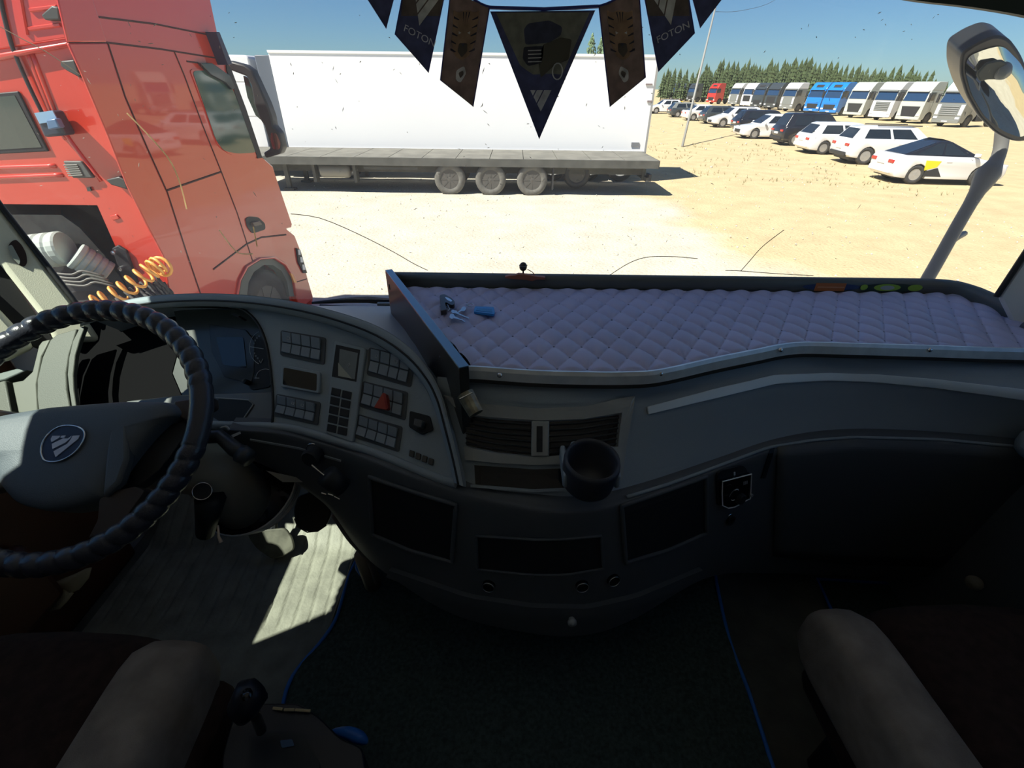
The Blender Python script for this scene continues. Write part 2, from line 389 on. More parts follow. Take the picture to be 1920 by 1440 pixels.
# ---------------------------------------------------------------- passenger cars
def car(label, loc, yaw, body, roof=None, kind='sedan', L=4.7, W=1.82, Hh=1.45, glass=None, rimm=None, decal=False, tyre=None, group='cars parked in a row on the sand', name='car', cat='car'):
    """local frame: nose at +x, length L centred on 0, wheels on z = 0"""
    t = thing(name, label, cat, (0, 0, 0), group)
    roof = roof or body; glass = glass or M['wglass']; rimm = rimm or M['rimsilver']; tyre = tyre or M['tyre']
    h = L / 2; r = .33 if kind != 'suv' else .37
    fx, rx = h - .88, -h + .86          # axles
    belt = {'sedan': .92, 'coupe': .95, 'suv': 1.05, 'wagon': .95}[kind]
    low = .20 if kind != 'suv' else .28
    def arch(cx):
        return [(cx + math.cos(a) * (r + .05), r + math.sin(a) * (r + .05)) for a in [math.pi * k / 8 for k in range(0, 9)]]
    rear_top = {'sedan': .98, 'coupe': 1.0, 'suv': 1.08, 'wagon': 1.0}[kind]
    prof = [(h - .06, low + .05), (h, .42), (h - .03, .62), (h - .18, .74), (h - 1.0, belt - .06), (h - 1.25, belt), (-h + .55, belt + .02), (-h + .12, rear_top - .02), (-h + .02, rear_top - .16), (-h - .0, .62), (-h + .03, .40), (-h + .12, low + .04)]
    low_r = [(q[0], q[1]) for q in reversed(arch(rx))]; low_f = [(q[0], q[1]) for q in reversed(arch(fx))]
    prof += [(rx - r - .05, low)] + low_r + [(rx + r + .05, low), (fx - r - .05, low)] + low_f + [(fx + r + .05, low)]
    rows = []
    for y, ins in ((-W / 2, .10), (-W / 2 + .03, .05), (-W / 2 + .16, 0.0), (W / 2 - .16, 0.0), (W / 2 - .03, .05), (W / 2, .10)):
        rr = []
        for x, z in prof:
            xx = x * (1 - ins * .55) if abs(x) > h - 1.0 else x
            zz = z if z < .55 else z - (z - .55) * ins * 1.0
            rr.append(Vector((xx, y, zz)))
        rows.append(rr)
    vs, fs = g_loft(rows, closed_u=True); n = len(prof)
    fs.append(tuple(range(n - 1, -1, -1))); fs.append(tuple(5 * n + k for k in range(n)))
    mesh('body', vs, fs, body, t, smooth=True, bevel=.02).data
    mesh('underbody', *g_box((0, 0, .32), (L - .5, W - .34, .28)), M['trimblack'], t)
    # greenhouse
    tops = {'sedan': (h - 1.95, -h + 1.25, h - 1.15, -h + .45), 'coupe': (h - 2.2, -h + 1.45, h - 1.05, -h + .25), 'suv': (h - 1.85, -h + .45, h - 1.2, -h + .12), 'wagon': (h - 1.9, -h + .55, h - 1.15, -h + .12)}[kind]
    tf, tr_, bf, br = tops; zb = belt - .02; ztop = Hh
    yb, yt = W / 2 - .09, W / 2 - .30
    def gh(s, zo):   # ring of the cabin at parameter s (0 belt .. 1 roof)
        return s
    ring0 = [(bf, -yb, zb), (bf, yb, zb), (br, yb * .96, zb), (br, -yb * .96, zb)]
    ring1 = [(tf, -yt, ztop - .05), (tf, yt, ztop - .05), (tr_, yt, ztop - .07), (tr_, -yt, ztop - .07)]
    ring2 = [(tf - .25, -yt + .12, ztop), (tf - .25, yt - .12, ztop), (tr_ + .2, yt - .12, ztop), (tr_ + .2, -yt + .12, ztop)]
    vs, fs = g_loft([[Vector(p) for p in r_] for r_ in (ring0, ring1, ring2)], closed_u=True); fs.append((8, 9, 10, 11))
    mesh('cabin', vs, fs, roof, t, smooth=True, bevel=.04, bseg=3)
    def pane(nm, a, b, c, d, off, m=glass):
        a, b, c, d = map(Vector, (a, b, c, d)); nrm = (b - a).cross(d - a).normalized(); cen = (a + b + c + d) / 4
        if nrm.dot(cen - Vector((0, 0, .9))) < 0: nrm = -nrm
        return mesh(nm, *g_prism([p + nrm * off for p in (a, b, c, d)], nrm * .008), m, t)
    def lerp(a, b, s): return Vector(a) * (1 - s) + Vector(b) * s
    def quad(nm, i, j, u0, u1, v0, v1, off=.004):
        def pt(u, v): return lerp(lerp(ring0[i], ring1[i], v), lerp(ring0[j], ring1[j], v), u)
        pane(nm, pt(u0, v0), pt(u1, v0), pt(u1, v1), pt(u0, v1), off)
    quad('windshield', 0, 1, .06, .94, .08, .93); quad('rear_window', 2, 3, .07, .93, .1, .92)
    for i, j in ((1, 2), (3, 0)):
        u = ((.16, .47), (.51, .86)) if i == 1 else ((.14, .49), (.53, .84))
        for u0, u1 in u: quad('side_window', i, j, u0, u1, .12, .88)
    # lamps, plates, mirrors
    for s in (-1, 1):
        mesh('tail_lamp', *g_box((-h + .035, s * (W / 2 - .28), rear_top - .26), (.10, .34, .12)), M['lampred'], t, bevel=.02)
        mesh('headlamp', *g_box((h - .10, s * (W / 2 - .27), .66), (.16, .34, .12)), M['lampwhite'], t, bevel=.03)
        mesh('door_mirror', *g_box((bf - .28, s * (W / 2 + .05), belt + .07), (.12, .20, .12)), body, t, bevel=.03)
        mesh('door_handle', *g_box((-.15, s * (W / 2 - .0), belt - .16), (.18, .03, .03)), body, t)
    mesh('rear_bumper', *g_box((-h + .04, 0, .42), (.14, W - .30, .18)), M['trimblack'] if kind == 'suv' else body, t, bevel=.03)
    mesh('number_plate', *g_box((-h - .005, 0, .68), (.03, .50, .11)), M['plate'], t)
    mesh('grille', *g_box((h - .02, 0, .48), (.06, .9, .2)), M['trimblack'], t, bevel=.02)
    if kind == 'suv':
        for s in (-1, 1): mesh('roof_rail', *g_box((-.3, s * (yt - .05), Hh + .03), (1.9, .04, .04)), M['trimblack'], t)
    for cx in (fx, rx):
        for s in (-1, 1): wheel(t, (cx, s * (W / 2 - .12), r), r, .23, s, tyre, rimm)
    if decal:
        for s in (-1, 1):
            y = s * (W / 2 + .006)
            mesh('yellow_decal', [(-.95, y, .82), (-.42, y, .80), (-.50, y, .60), (-.88, y, .48)] + [(-.95, y - s * .03, .82), (-.42, y - s * .03, .80), (-.50, y - s * .03, .60), (-.88, y - s * .03, .48)], [(0, 1, 2, 3), (7, 6, 5, 4), (0, 4, 5, 1), (1, 5, 6, 2), (2, 6, 7, 3), (3, 7, 4, 0)], mat('decal_yellow', (.9, .65, .02), .4), t, label='yellow taxi decal panel')
            mesh('black_decal', [(-.84, y, .46), (-.46, y, .58), (-.22, y, .28), (-.84, y, .28)] + [(-.84, y - s * .03, .46), (-.46, y - s * .03, .58), (-.22, y - s * .03, .28), (-.84, y - s * .03, .28)], [(0, 1, 2, 3), (7, 6, 5, 4), (0, 4, 5, 1), (1, 5, 6, 2), (2, 6, 7, 3), (3, 7, 4, 0)], M['trimblack'], t, label='dark decal panel below the yellow one')
    t.location = loc; t.rotation_euler = (0, 0, yaw)
    return t

# ---------------------------------------------------------------- tractor units
def tractor(label, loc, yaw, body, lower=None, roofc=None, style='slats', detail=True, group='lorry cabs parked in a row', Hh=3.75, glass=None, grille=None):
    """local frame: front face at x = 0 looking to +x, wheels on z = 0"""
    t = thing('tractor_unit', label, 'truck', (0, 0, 0), group)
    lower = lower or body; roofc = roofc or body; glass = glass or M['wglassblue']; grille = grille or M['trimblack']
    W = 2.45
    wr = .5
    arch = [(-1.35 + math.cos(a) * .62, .5 + math.sin(a) * .60) for a in [math.pi * k / 8 for k in range(9)]]
    p_low = [(0, .38), (.02, .9), (0, 1.55), (-.05, 1.95), (-2.25, 1.95), (-2.25, .95), (-1.97, .62)] + [q for q in reversed(arch)] + [(-.6, .36)]
    def body_of(nm, prof, m, bev=.07, w=W, inset=.0):
        rows = [[Vector((x, y, z)) for x, z in prof] for y in (-w / 2, w / 2)]
        vs, fs = g_loft(rows, closed_u=True); n = len(prof); fs.append(tuple(range(n - 1, -1, -1))); fs.append(tuple(n + k for k in range(n)))
        return mesh(nm, vs, fs, m, t, bevel=bev, bseg=3)
    body_of('lower_cab', p_low, lower)
    body_of('upper_cab', [(-.04, 1.93), (-.10, 2.2), (-.30, 2.95), (-.34, 3.0), (-2.25, 3.0), (-2.25, 1.93)], body)
    body_of('roof', [(-.30, 2.96), (-.42, 3.15), (-.80, Hh - .12), (-1.05, Hh), (-2.2, Hh), (-2.28, Hh - .08), (-2.28, 2.96)], roofc, .10)
    # windscreen follows the rake of the front
    def front(nm, y0, y1, z0, z1, x0, x1, th, m, parent=t, bev=0.0, y0t=None, y1t=None):
        y0t = y0 if y0t is None else y0t; y1t = y1 if y1t is None else y1t
        a = [Vector((x0, y0, z0)), Vector((x0, y1, z0)), Vector((x1, y1t, z1)), Vector((x1, y0t, z1))]
        return mesh(nm, *g_prism([p - Vector((.04, 0, 0)) for p in a], (th + .04, 0, 0)), m, parent, bevel=bev)
    front('windscreen', -1.12, 1.12, 2.02, 2.86, -.055, -.275, .02, glass, y0t=-1.05, y1t=1.05)
    if Hh > 3.5:
        front('sun_visor', -1.1, 1.1, 2.84, 3.0, -.16, -.20, .07, body, bev=.02)
        if style == 'round': front('roof_window', -.55, .55, 3.18, 3.48, -.42, -.62, .03, M['trimblack'], bev=.02)
    if style == 'slats':
        g = front('grille', -.82, .82, .95, 1.85, .0, -.02, .04, grille)
        if detail:
            for k in range(5):
                z = 1.02 + k * .17
                mesh('grille_slat', *g_box((.055, 0, z), (.05, 1.5, .05)), M['rimsilver'], g)
        for s in (-1, 1):
            front('corner_panel', min(s * .86, s * 1.18), max(s * .86, s * 1.18), 1.0, 1.85, .0, -.03, .05, roofc, bev=.02)
    elif style == 'frame':
        g = front('grille', -.70, .70, .62, 1.55, .01, .0, .05, grille, y0t=-.92, y1t=.92)
    else:
        g = front('grille', -.75, .75, .70, 1.25, .01, .0, .04, grille, y0t=-.85, y1t=.85)
        front('upper_panel', -1.0, 1.0, 1.38, 1.85, .0, -.03, .03, lower, bev=.02)
    bp = front('bumper', -1.2, 1.2, .34, .62, .02, .02, .05, lower, bev=.03)
    for s in (-1, 1):
        front('headlamp', min(s * .78, s * 1.15), max(s * .78, s * 1.15), .66, .86, .02, .02, .05, M['lampwhite'], bev=.02)
        mr = mesh('mirror', *g_box((-.05, s * 1.42, 2.35), (.14, .22, .75)), M['trimblack'], t, bevel=.04)
        mesh('mirror_arm', *g_box((-.12, s * 1.26, 2.72), (.06, .22, .05)), M['trimblack'], mr)
        pts = [(-1.15, s * (W / 2 + .012), 2.08), (-.22, s * (W / 2 + .012), 2.08), (-.42, s * (W / 2 + .012), 2.80), (-1.15, s * (W / 2 + .012), 2.80)]
        mesh('door_window', *g_prism([Vector(q) for q in pts], (0, -s * .02, 0)), M['wglass'], t)
        if detail:
            mesh('door_seam', *g_box((-1.24, s * (W / 2 + .001), 1.9), (.02, .01, 1.9)), M['trimblack'], t)
            mesh('side_skirt', *g_box((-3.0, s * 1.1, .75), (1.1, .35, .55)), M['trimblack'], t, bevel=.05)
    mesh('number_plate', *g_box((.075, 0, .48), (.03, .52, .11)), M['plate'], t)
    mesh('chassis', *g_box((-3.4, 0, .85), (4.6, .85, .28)), M['trimblack'], t)
    for cx in (-1.35, -5.0):
        for s in (-1, 1): wheel(t, (cx, s * 1.05, wr), wr, .32, s, M['tyre'], M['rimdark'], spokes=6)
    t.location = loc; t.rotation_euler = (0, 0, yaw)
    return t
white = paint('paint_white', (.80, .80, .80)); offw = paint('paint_warm_white', (.50, .52, .46)); blue = paint('paint_blue', (.015, .20, .62))
red = paint('paint_red', (.55, .035, .02)); dkg = paint('paint_dark_grey', (.045, .055, .06)); silver = paint('paint_silver_grey', (.20, .21, .20)); black = paint('paint_black', (.012, .014, .02))
# the row of lorries: fronts on the line x = 41.5, all looking towards -x
TR = [  # y, builder arguments, label
 (44.6, dict(body=offw, lower=silver, roofc=offw, style='slats'), 'white and grey lorry cab half hidden behind the round mirror, rightmost of the row'),
 (52.2, dict(body=silver, lower=silver, roofc=white, style='slats', grille=silver), 'grey lorry cab with a bright white roof, first one left of the round mirror'),
 (57.4, dict(body=offw, lower=offw, roofc=offw, style='frame'), 'warm white lorry cab with large dark trapezoid grille, second from the round mirror'),
 (62.0, dict(body=silver, lower=white, roofc=white, style='slats', grille=silver), 'white lorry cab with silver ribbed grille and solid white roof, third from the round mirror'),
 (67.0, dict(body=offw, lower=offw, roofc=offw, style='frame', glass=M['wglassblue']), 'white lorry cab with a roof window just right of the two blue ones'),
 (72.4, dict(body=blue, lower=blue, roofc=blue, style='round'), 'bright blue lorry cab, the right one of the blue pair'),
 (76.6, dict(body=blue, lower=blue, roofc=blue, style='round'), 'bright blue lorry cab, the left one of the blue pair'),
 (84.0, dict(body=silver, lower=silver, roofc=white, style='slats', grille=silver), 'lorry cab with white roof and grey ribbed grille left of the blue pair'),
 (89.5, dict(body=dkg, lower=dkg, roofc=dkg, style='slats'), 'dark grey lorry cab half hidden behind the white-roofed one left of the blue pair'),
 (94.5, dict(body=dkg, lower=dkg, roofc=dkg, style='round'), 'dark grey lorry cab standing clear between white cabs, behind the long black cars'),
 (99.0, dict(body=white, lower=white, roofc=white, style='slats'), 'narrow-looking white lorry cab just left of the clear dark grey one'),
 (105.0, dict(body=silver, lower=silver, roofc=white, style='slats', grille=silver), 'white-roofed lorry cab directly right of the red one'),
 (117.0, dict(body=red, lower=red, roofc=red, style='round'), 'red lorry cab in the far row beside the lamp pole'),
 (131.0, dict(body=dkg, lower=dkg, roofc=dkg, style='round'), 'far dark lorry cab directly left of the lamp pole'),
 (139.0, dict(body=dkg, lower=dkg, roofc=dkg, style='round'), 'far dark lorry cab, middle one of the three left of the pole'),
 (147.0, dict(body=dkg, lower=dkg, roofc=dkg, style='round'), 'far dark lorry cab, nearest to the white trailer end'),
]
for k, (y, a, lb) in enumerate(TR):
    tractor(lb, (41.5, y, GZ), math.pi + .38, detail=(y < 80), **a)
tractor('whitish lorry cab standing behind and between the roof-window cab and the silver-grilled one', (48.5, 71.8, GZ), math.pi, offw, detail=False, style='slats')

CARS = [
 (dict(body=white, roof=black, kind='coupe', L=4.0, W=1.72, Hh=1.48, decal=True), 16.15, 19.8, -.10, 'white electric hatchback with black roof and yellow-black door decal'),
 (dict(body=white, kind='suv', L=4.7, Hh=1.58), 17.9, 25.0, -.10, 'white crossover with dark emblem on its tail, right behind the decorated hatchback'),
 (dict(body=white, kind='wagon', L=4.6, Hh=1.5), 18.0, 28.9, -.06, 'white hatchback with grey lower body between the black off-roader and the white crossover'),
 (dict(body=black, kind='suv', L=4.6, Hh=1.75), 18.6, 33.2, -.03, 'black boxy off-roader with tall red and clear tail lamps'),
 (dict(body=white, kind='sedan', L=4.5, Hh=1.5), 17.9, 37.6, math.pi, 'white car facing the yard with dark headlamps, left of the black off-roader'),
 (dict(body=black, kind='wagon', L=4.9, Hh=1.55), 19.9, 42.8, 0, 'long black estate car behind the white front-facing car'),
 (dict(body=white, kind='suv', L=4.4, Hh=1.6), 19.6, 48.2, math.pi, 'white car with black grille left of the long black estate'),
 (dict(body=dkg, kind='wagon', L=4.6, Hh=1.5), 20.5, 53.0, 0, 'dark grey estate car between two white cars beside the pole'),
 (dict(body=white, kind='sedan', L=4.6, Hh=1.48), 20.2, 57.8, 0, 'white saloon directly right of the lamp pole'),
 (dict(body=dkg, roof=silver, kind='wagon', L=4.7, Hh=1.5), 20.4, 64.0, 0, 'dark estate car with pale roof crossed by the lamp pole'),
 (dict(body=white, kind='suv', L=4.3, Hh=1.6), 19.7, 72.0, math.pi, 'far white car at the edge of the white trailer'),
]
for a, x, y, yaw, lb in CARS:
    car(lb, (x, y, GZ), yaw, **a)
car('small yellow car between the far white car and the dark estate', (24.5, 81, GZ), 0, paint('paint_yellow', (.75, .5, .03)), kind='wagon', L=3.6, Hh=1.3)

# ---------------------------------------------------------------- pole with cable
pol = thing('lamp_pole', 'thin leaning grey pole standing on the sand before the parked cars', 'pole', (9.9, 31.2, GZ))
a = Vector((9.95, 31.2, GZ)); b = P(1340, 20, d=31.0)
b2 = a + (b - a) * 1.25
mesh('pole_shaft', *g_tube([a, b2], [.075, .05], 10), mat('pole_grey', (.28, .28, .26), .6), pol, smooth=True)
oc_t = thing('overhead_cable', 'thin overhead cable running right from the top of the pole', 'cable', tuple(P(1342, 22, d=31)))
mesh('wire', *g_tube(crom([P(1342, 22, d=31), P(1390, 20, d=36), P(1450, 2, d=42), P(1500, -40, d=50)], 14), .012, 5), M['trimblack'], oc_t, smooth=True)

# ---------------------------------------------------------------- white box trailer
def box_trailer():
    X0, X1, Y0, Y1 = -8.15, 4.68, 18.8, 21.35
    zt, zb = .88, -2.02
    t = thing('box_trailer', 'long white refrigerated box trailer parked behind the flatbed', 'trailer', ((X0 + X1) / 2, 20, GZ))
    bw = mat('box_white', (.93, .93, .92), .4, coat=.2)
    mesh('box_body', *g_box(((X0 + X1) / 2, (Y0 + Y1) / 2, (zt + zb) / 2), (X1 - X0, Y1 - Y0, zt - zb)), bw, t, bevel=.02)
    gr = mat('box_rail_grey', (.34, .34, .33), .5)
    mesh('top_rail', *g_box(((X0 + X1) / 2, Y0 - .01, zt - .03), (X1 - X0 + .02, .04, .07)), bw, t)
    mesh('bottom_rail', *g_box(((X0 + X1) / 2, Y0 - .02, zb + .02), (X1 - X0 + .02, .05, .06)), gr, t)
    mesh('corner_post', *g_box((X1 + .01, Y0 + .01, (zt + zb) / 2), (.07, .07, zt - zb)), gr, t)
    mesh('corner_post', *g_box((X1 + .01, Y1 - .01, (zt + zb) / 2), (.07, .07, zt - zb)), gr, t)
    mesh('marker_plate', *g_box((X1 - .38, Y0 - .02, zb + .27), (.28, .02, .13)), mat('plate_grey', (.22, .23, .24), .5), t)
    for px, py, w_, h_ in ((1217, 158, .22, .04), (1218, 190, .16, .05)):
        q = P(px, py, y=Y0 - .02); mesh('marker_lamp', *g_box(q, (w_, .03, h_)), mat('marker_grey', (.25, .2, .2), .4), t)
    mesh('front_bulkhead', *g_box((X0 - .28, Y0 + 1.3, -.62), (.5, 2.4, 2.75)), mat('bulkhead_blue_grey', (.11, .13, .16), .5), t, bevel=.03)
    mesh('frame', *g_box(((X0 + X1) / 2, 20.05, zb - .15), (X1 - X0 - .6, 1.0, .3)), M['trimblack'], t)
    for x in (1.4, 2.7, 4.0 - .1):
        for s, yy in ((-1, 19.0), (1, 21.1)):
            wheel(t, (x, yy, GZ + .48), .48, .34, s, M['tyre'], mat('trailer_rim_white', (.6, .6, .58), .5), spokes=6)
    for x in (-5.6,):
        for yy in (19.3, 20.9): mesh('landing_leg', *g_box((x, yy, GZ + .45), (.14, .14, .85)), M['trimblack'], t)
box_trailer()
tractor('white tractor unit hitched to the white box trailer, seen through the red cab mirror', (-11.15, 20.1, GZ), math.pi, white, style='slats', group=None, Hh=3.75)

# ---------------------------------------------------------------- flatbed
def flatbed():
    X0, X1, Y0, Y1 = -9.2, 4.48, 16.0, 18.5
    t = thing('flatbed_trailer', 'empty grey flatbed trailer with three axles in front of the white box', 'trailer', (-2, 17.2, GZ))
    dk = mat('flatbed_deck', (.17, .165, .14), .85, var=.2, vscale=2.5); fr = mat('flatbed_frame', (.085, .085, .075), .8, var=.2, vscale=3)
    ft = -1.93
    n = 13; wpl = (X1 - X0) / n
    for k in range(n):
        x = X0 + wpl * (k + .5)
        mesh('deck_plate', *g_box((x, (Y0 + Y1) / 2, ft - .03), (wpl - .02, Y1 - Y0 - .04, .05)), dk, t)
    mesh('side_rail', *g_box(((X0 + X1) / 2, Y0, ft - .12), (X1 - X0, .06, .22)), fr, t)
    mesh('side_rail', *g_box(((X0 + X1) / 2, Y1, ft - .12), (X1 - X0, .06, .22)), fr, t)
    mesh('end_rail', *g_box((X1, (Y0 + Y1) / 2, ft - .12), (.06, Y1 - Y0, .22)), fr, t)
    mesh('deck_bed', *g_box(((X0 + X1) / 2, (Y0 + Y1) / 2, ft - .09), (X1 - X0 - .1, Y1 - Y0 - .1, .06)), fr, t)
    for yy in (16.8, 17.7): mesh('main_beam', *g_box(((X0 + X1) / 2, yy, ft - .32), (X1 - X0 - .4, .14, .4)), fr, t)
    for k in range(10): mesh('cross_member', *g_box((X0 + .9 + k * 1.35, (Y0 + Y1) / 2, ft - .2), (.08, Y1 - Y0 - .2, .12)), fr, t)
    r = .485
    for x in (-2.06, -.76, .56):
        for s, yy in ((-1, 16.22), (1, 18.28)):
            wheel(t, (x, yy, GZ + r - .03), r, .38, s, M['tyre_dusty'], M['rimdark'], spokes=8, holes=True)
        mesh('axle', *g_tube([(x, 16.3, GZ + r), (x, 18.2, GZ + r)], .07, 8), fr, t)
    mesh('rear_underrun_bar', *g_box((X1 - .25, 17.25, GZ + .5), (.1, 2.3, .12)), fr, t)
    for yy in (16.5, 18.0): mesh('underrun_bracket', *g_box((X1 - .3, yy, GZ + .68), (.1, .08, .5)), fr, t)
    mesh('tail_lamp_panel', *g_box((X1 - .18, 16.3, GZ + .55), (.08, .4, .2)), M['trimblack'], t)
    tk = mesh('air_tank', *g_lathe([(.0, -.5), (.17, -.46), (.2, -.4), (.2, .4), (.17, .46), (.0, .5)], (-5.75, 16.35, GZ + .62), (1, 0, 0), 20), mat('tank_grey', (.22, .21, .18), .6), t, smooth=True)
    for x in (-6.4, -5.1): mesh('tank_bracket', *g_box((x, 16.35, GZ + .62), (.09, .3, .65)), fr, t)
    for yy in (16.5, 18.0):
        lg = mesh('landing_leg', *g_box((-7.4, yy, GZ + .45), (.13, .13, .8)), fr, t); mesh('landing_foot', *g_box((-7.4, yy, GZ + .04), (.34, .3, .06)), fr, lg)
    mesh('mudflap', *g_box((1.22, 16.25, GZ + .55), (.05, .4, .75)), M['trimblack'], t)
    mesh('side_guard', *g_box((-3.9, 16.1, GZ + .75), (1.7, .04, .08)), fr, t)
    mesh('side_guard', *g_box((2.7, 16.6, GZ + .75), (2.0, .04, .08)), fr, t)
    sp = thing('spare_wheel', 'spare wheel hung under the rear of the flatbed behind its axles', 'wheel', (2.0, 17.2, GZ))
    wheel(sp, (2.05, 16.85, GZ + .55), .44, .25, -1, M['trimblack'], M['rimdark'], spokes=8)
flatbed()

# ---------------------------------------------------------------- trees
def tree_meshes():
    out = []
    leaf = mat('pine_foliage', (.065, .095, .035), .9, var=.45, vscale=.9); bark = mat('pine_bark', (.13, .09, .06), .9)
    for k in range(6):
        rnd = random.Random(20 + k); H_ = 1.0
        mb = MB(); tiers = 9
        for i in range(tiers):
            z0 = .14 + .80 * i / tiers; r = (.20 - .165 * (i / tiers) ** 1.1) * rnd.uniform(.85, 1.15); h = .17
            n = 9; vs = [Vector((0, 0, z0 + h))]
            for q in range(n * 2):
                a = math.pi * q / n; rr = r * (1.0 if q % 2 == 0 else .62) * rnd.uniform(.8, 1.15)
                vs.append(Vector((math.cos(a) * rr, math.sin(a) * rr, z0 + rnd.uniform(-.015, .02) - (.02 if q % 2 == 0 else 0))))
            m = n * 2
            fs = [(0, 1 + q, 1 + (q + 1) % m) for q in range(m)] + [tuple(range(m, 0, -1))]
            mb.add(vs, fs)
        mb.add([(.0, .0, 1.06), (.012, 0, .9), (-.008, .01, .9), (-.008, -.01, .9)], [(0, 1, 2), (0, 2, 3), (0, 3, 1)])
        root = thing('pine_tree', 'tall dark green pine in the forest edge beyond the parked lorries', 'tree', (0, 0, 0), 'pines of the forest edge')
        mb.build('crown', leaf, root)
        mesh('trunk', *g_tube([(0, 0, 0), (0, 0, .8)], [.018, .006], 6), bark, root)
        out.append(root)
    return out
TM = tree_meshes(); used = [False] * 6
rnd = random.Random(11)
tops = [(1236, 120), (1262, 135), (1300, 128), (1340, 116), (1400, 116), (1460, 108), (1500, 112), (1560, 120), (1620, 124), (1680, 128), (1720, 130), (1745, 152), (1780, 160), (1830, 168), (1900, 176)]
def top_at(px):
    for (a, b), (c, d) in zip(tops, tops[1:]):
        if a <= px <= c: return b + (d - b) * (px - a) / (c - a)
    return tops[-1][1]
for row, dd in enumerate((118, 132, 146, 160)):
    px = 1236 + row * 3
    while px < 1905:
        ty = top_at(px) + rnd.uniform(-7, 16) + (3 - row) * 4
        base = P(px, 200, d=dd + rnd.uniform(-4, 4)); tp = P(px, ty, y=base.y)
        h = max(2.5, tp.z - GZ)
        k = rnd.randrange(6)
        if not used[k]: o = TM[k]; used[k] = True
        else: o = dup(TM[k])
        o.location = (base.x, base.y, GZ); w_ = min(h, 12) * rnd.uniform(.9, 1.25); o.scale = (w_, w_, h); o.rotation_euler = (0, 0, rnd.uniform(0, 6.28))
        px += rnd.uniform(7.5, 12.5)
for i, (px, ty, sc) in enumerate(((1100, 66, 1), (1119, 64, 1))):
    base = P(px, 200, d=90); tp = P(px, ty, y=base.y); h = tp.z - GZ
    t = thing('poplar_tree', 'slim pale green poplar rising above the white box, %s of the two' % ('left' if i == 0 else 'right'), 'tree', (base.x, base.y, GZ))
    leaf = mat('poplar_leaves', (.16, .24, .13), .9, var=.35, vscale=.8)
    mb = MB(); r2 = random.Random(40 + i)
    for q in range(420):
        s = r2.random(); z = GZ + h * (.25 + .75 * s); rr = 1.25 * math.sin(math.pi * min(1, s * .9 + .12)) ** .8
        a = r2.uniform(0, 6.28); c = Vector((base.x + math.cos(a) * rr * r2.random(), base.y + math.sin(a) * rr * r2.random(), z)); e = .28
        mb.add([c + Vector((r2.uniform(-e, e), r2.uniform(-e, e), r2.uniform(-e, e))) for _ in range(3)] + [c + Vector((0, 0, e * 1.6))], [(0, 1, 2), (0, 1, 3), (1, 2, 3), (2, 0, 3)])
    mb.build('crown', leaf, t); mesh('trunk', *g_tube([(base.x, base.y, GZ), (base.x, base.y, GZ + h * .9)], [.2, .05], 7), mat('poplar_bark', (.25, .22, .18), .9), t)

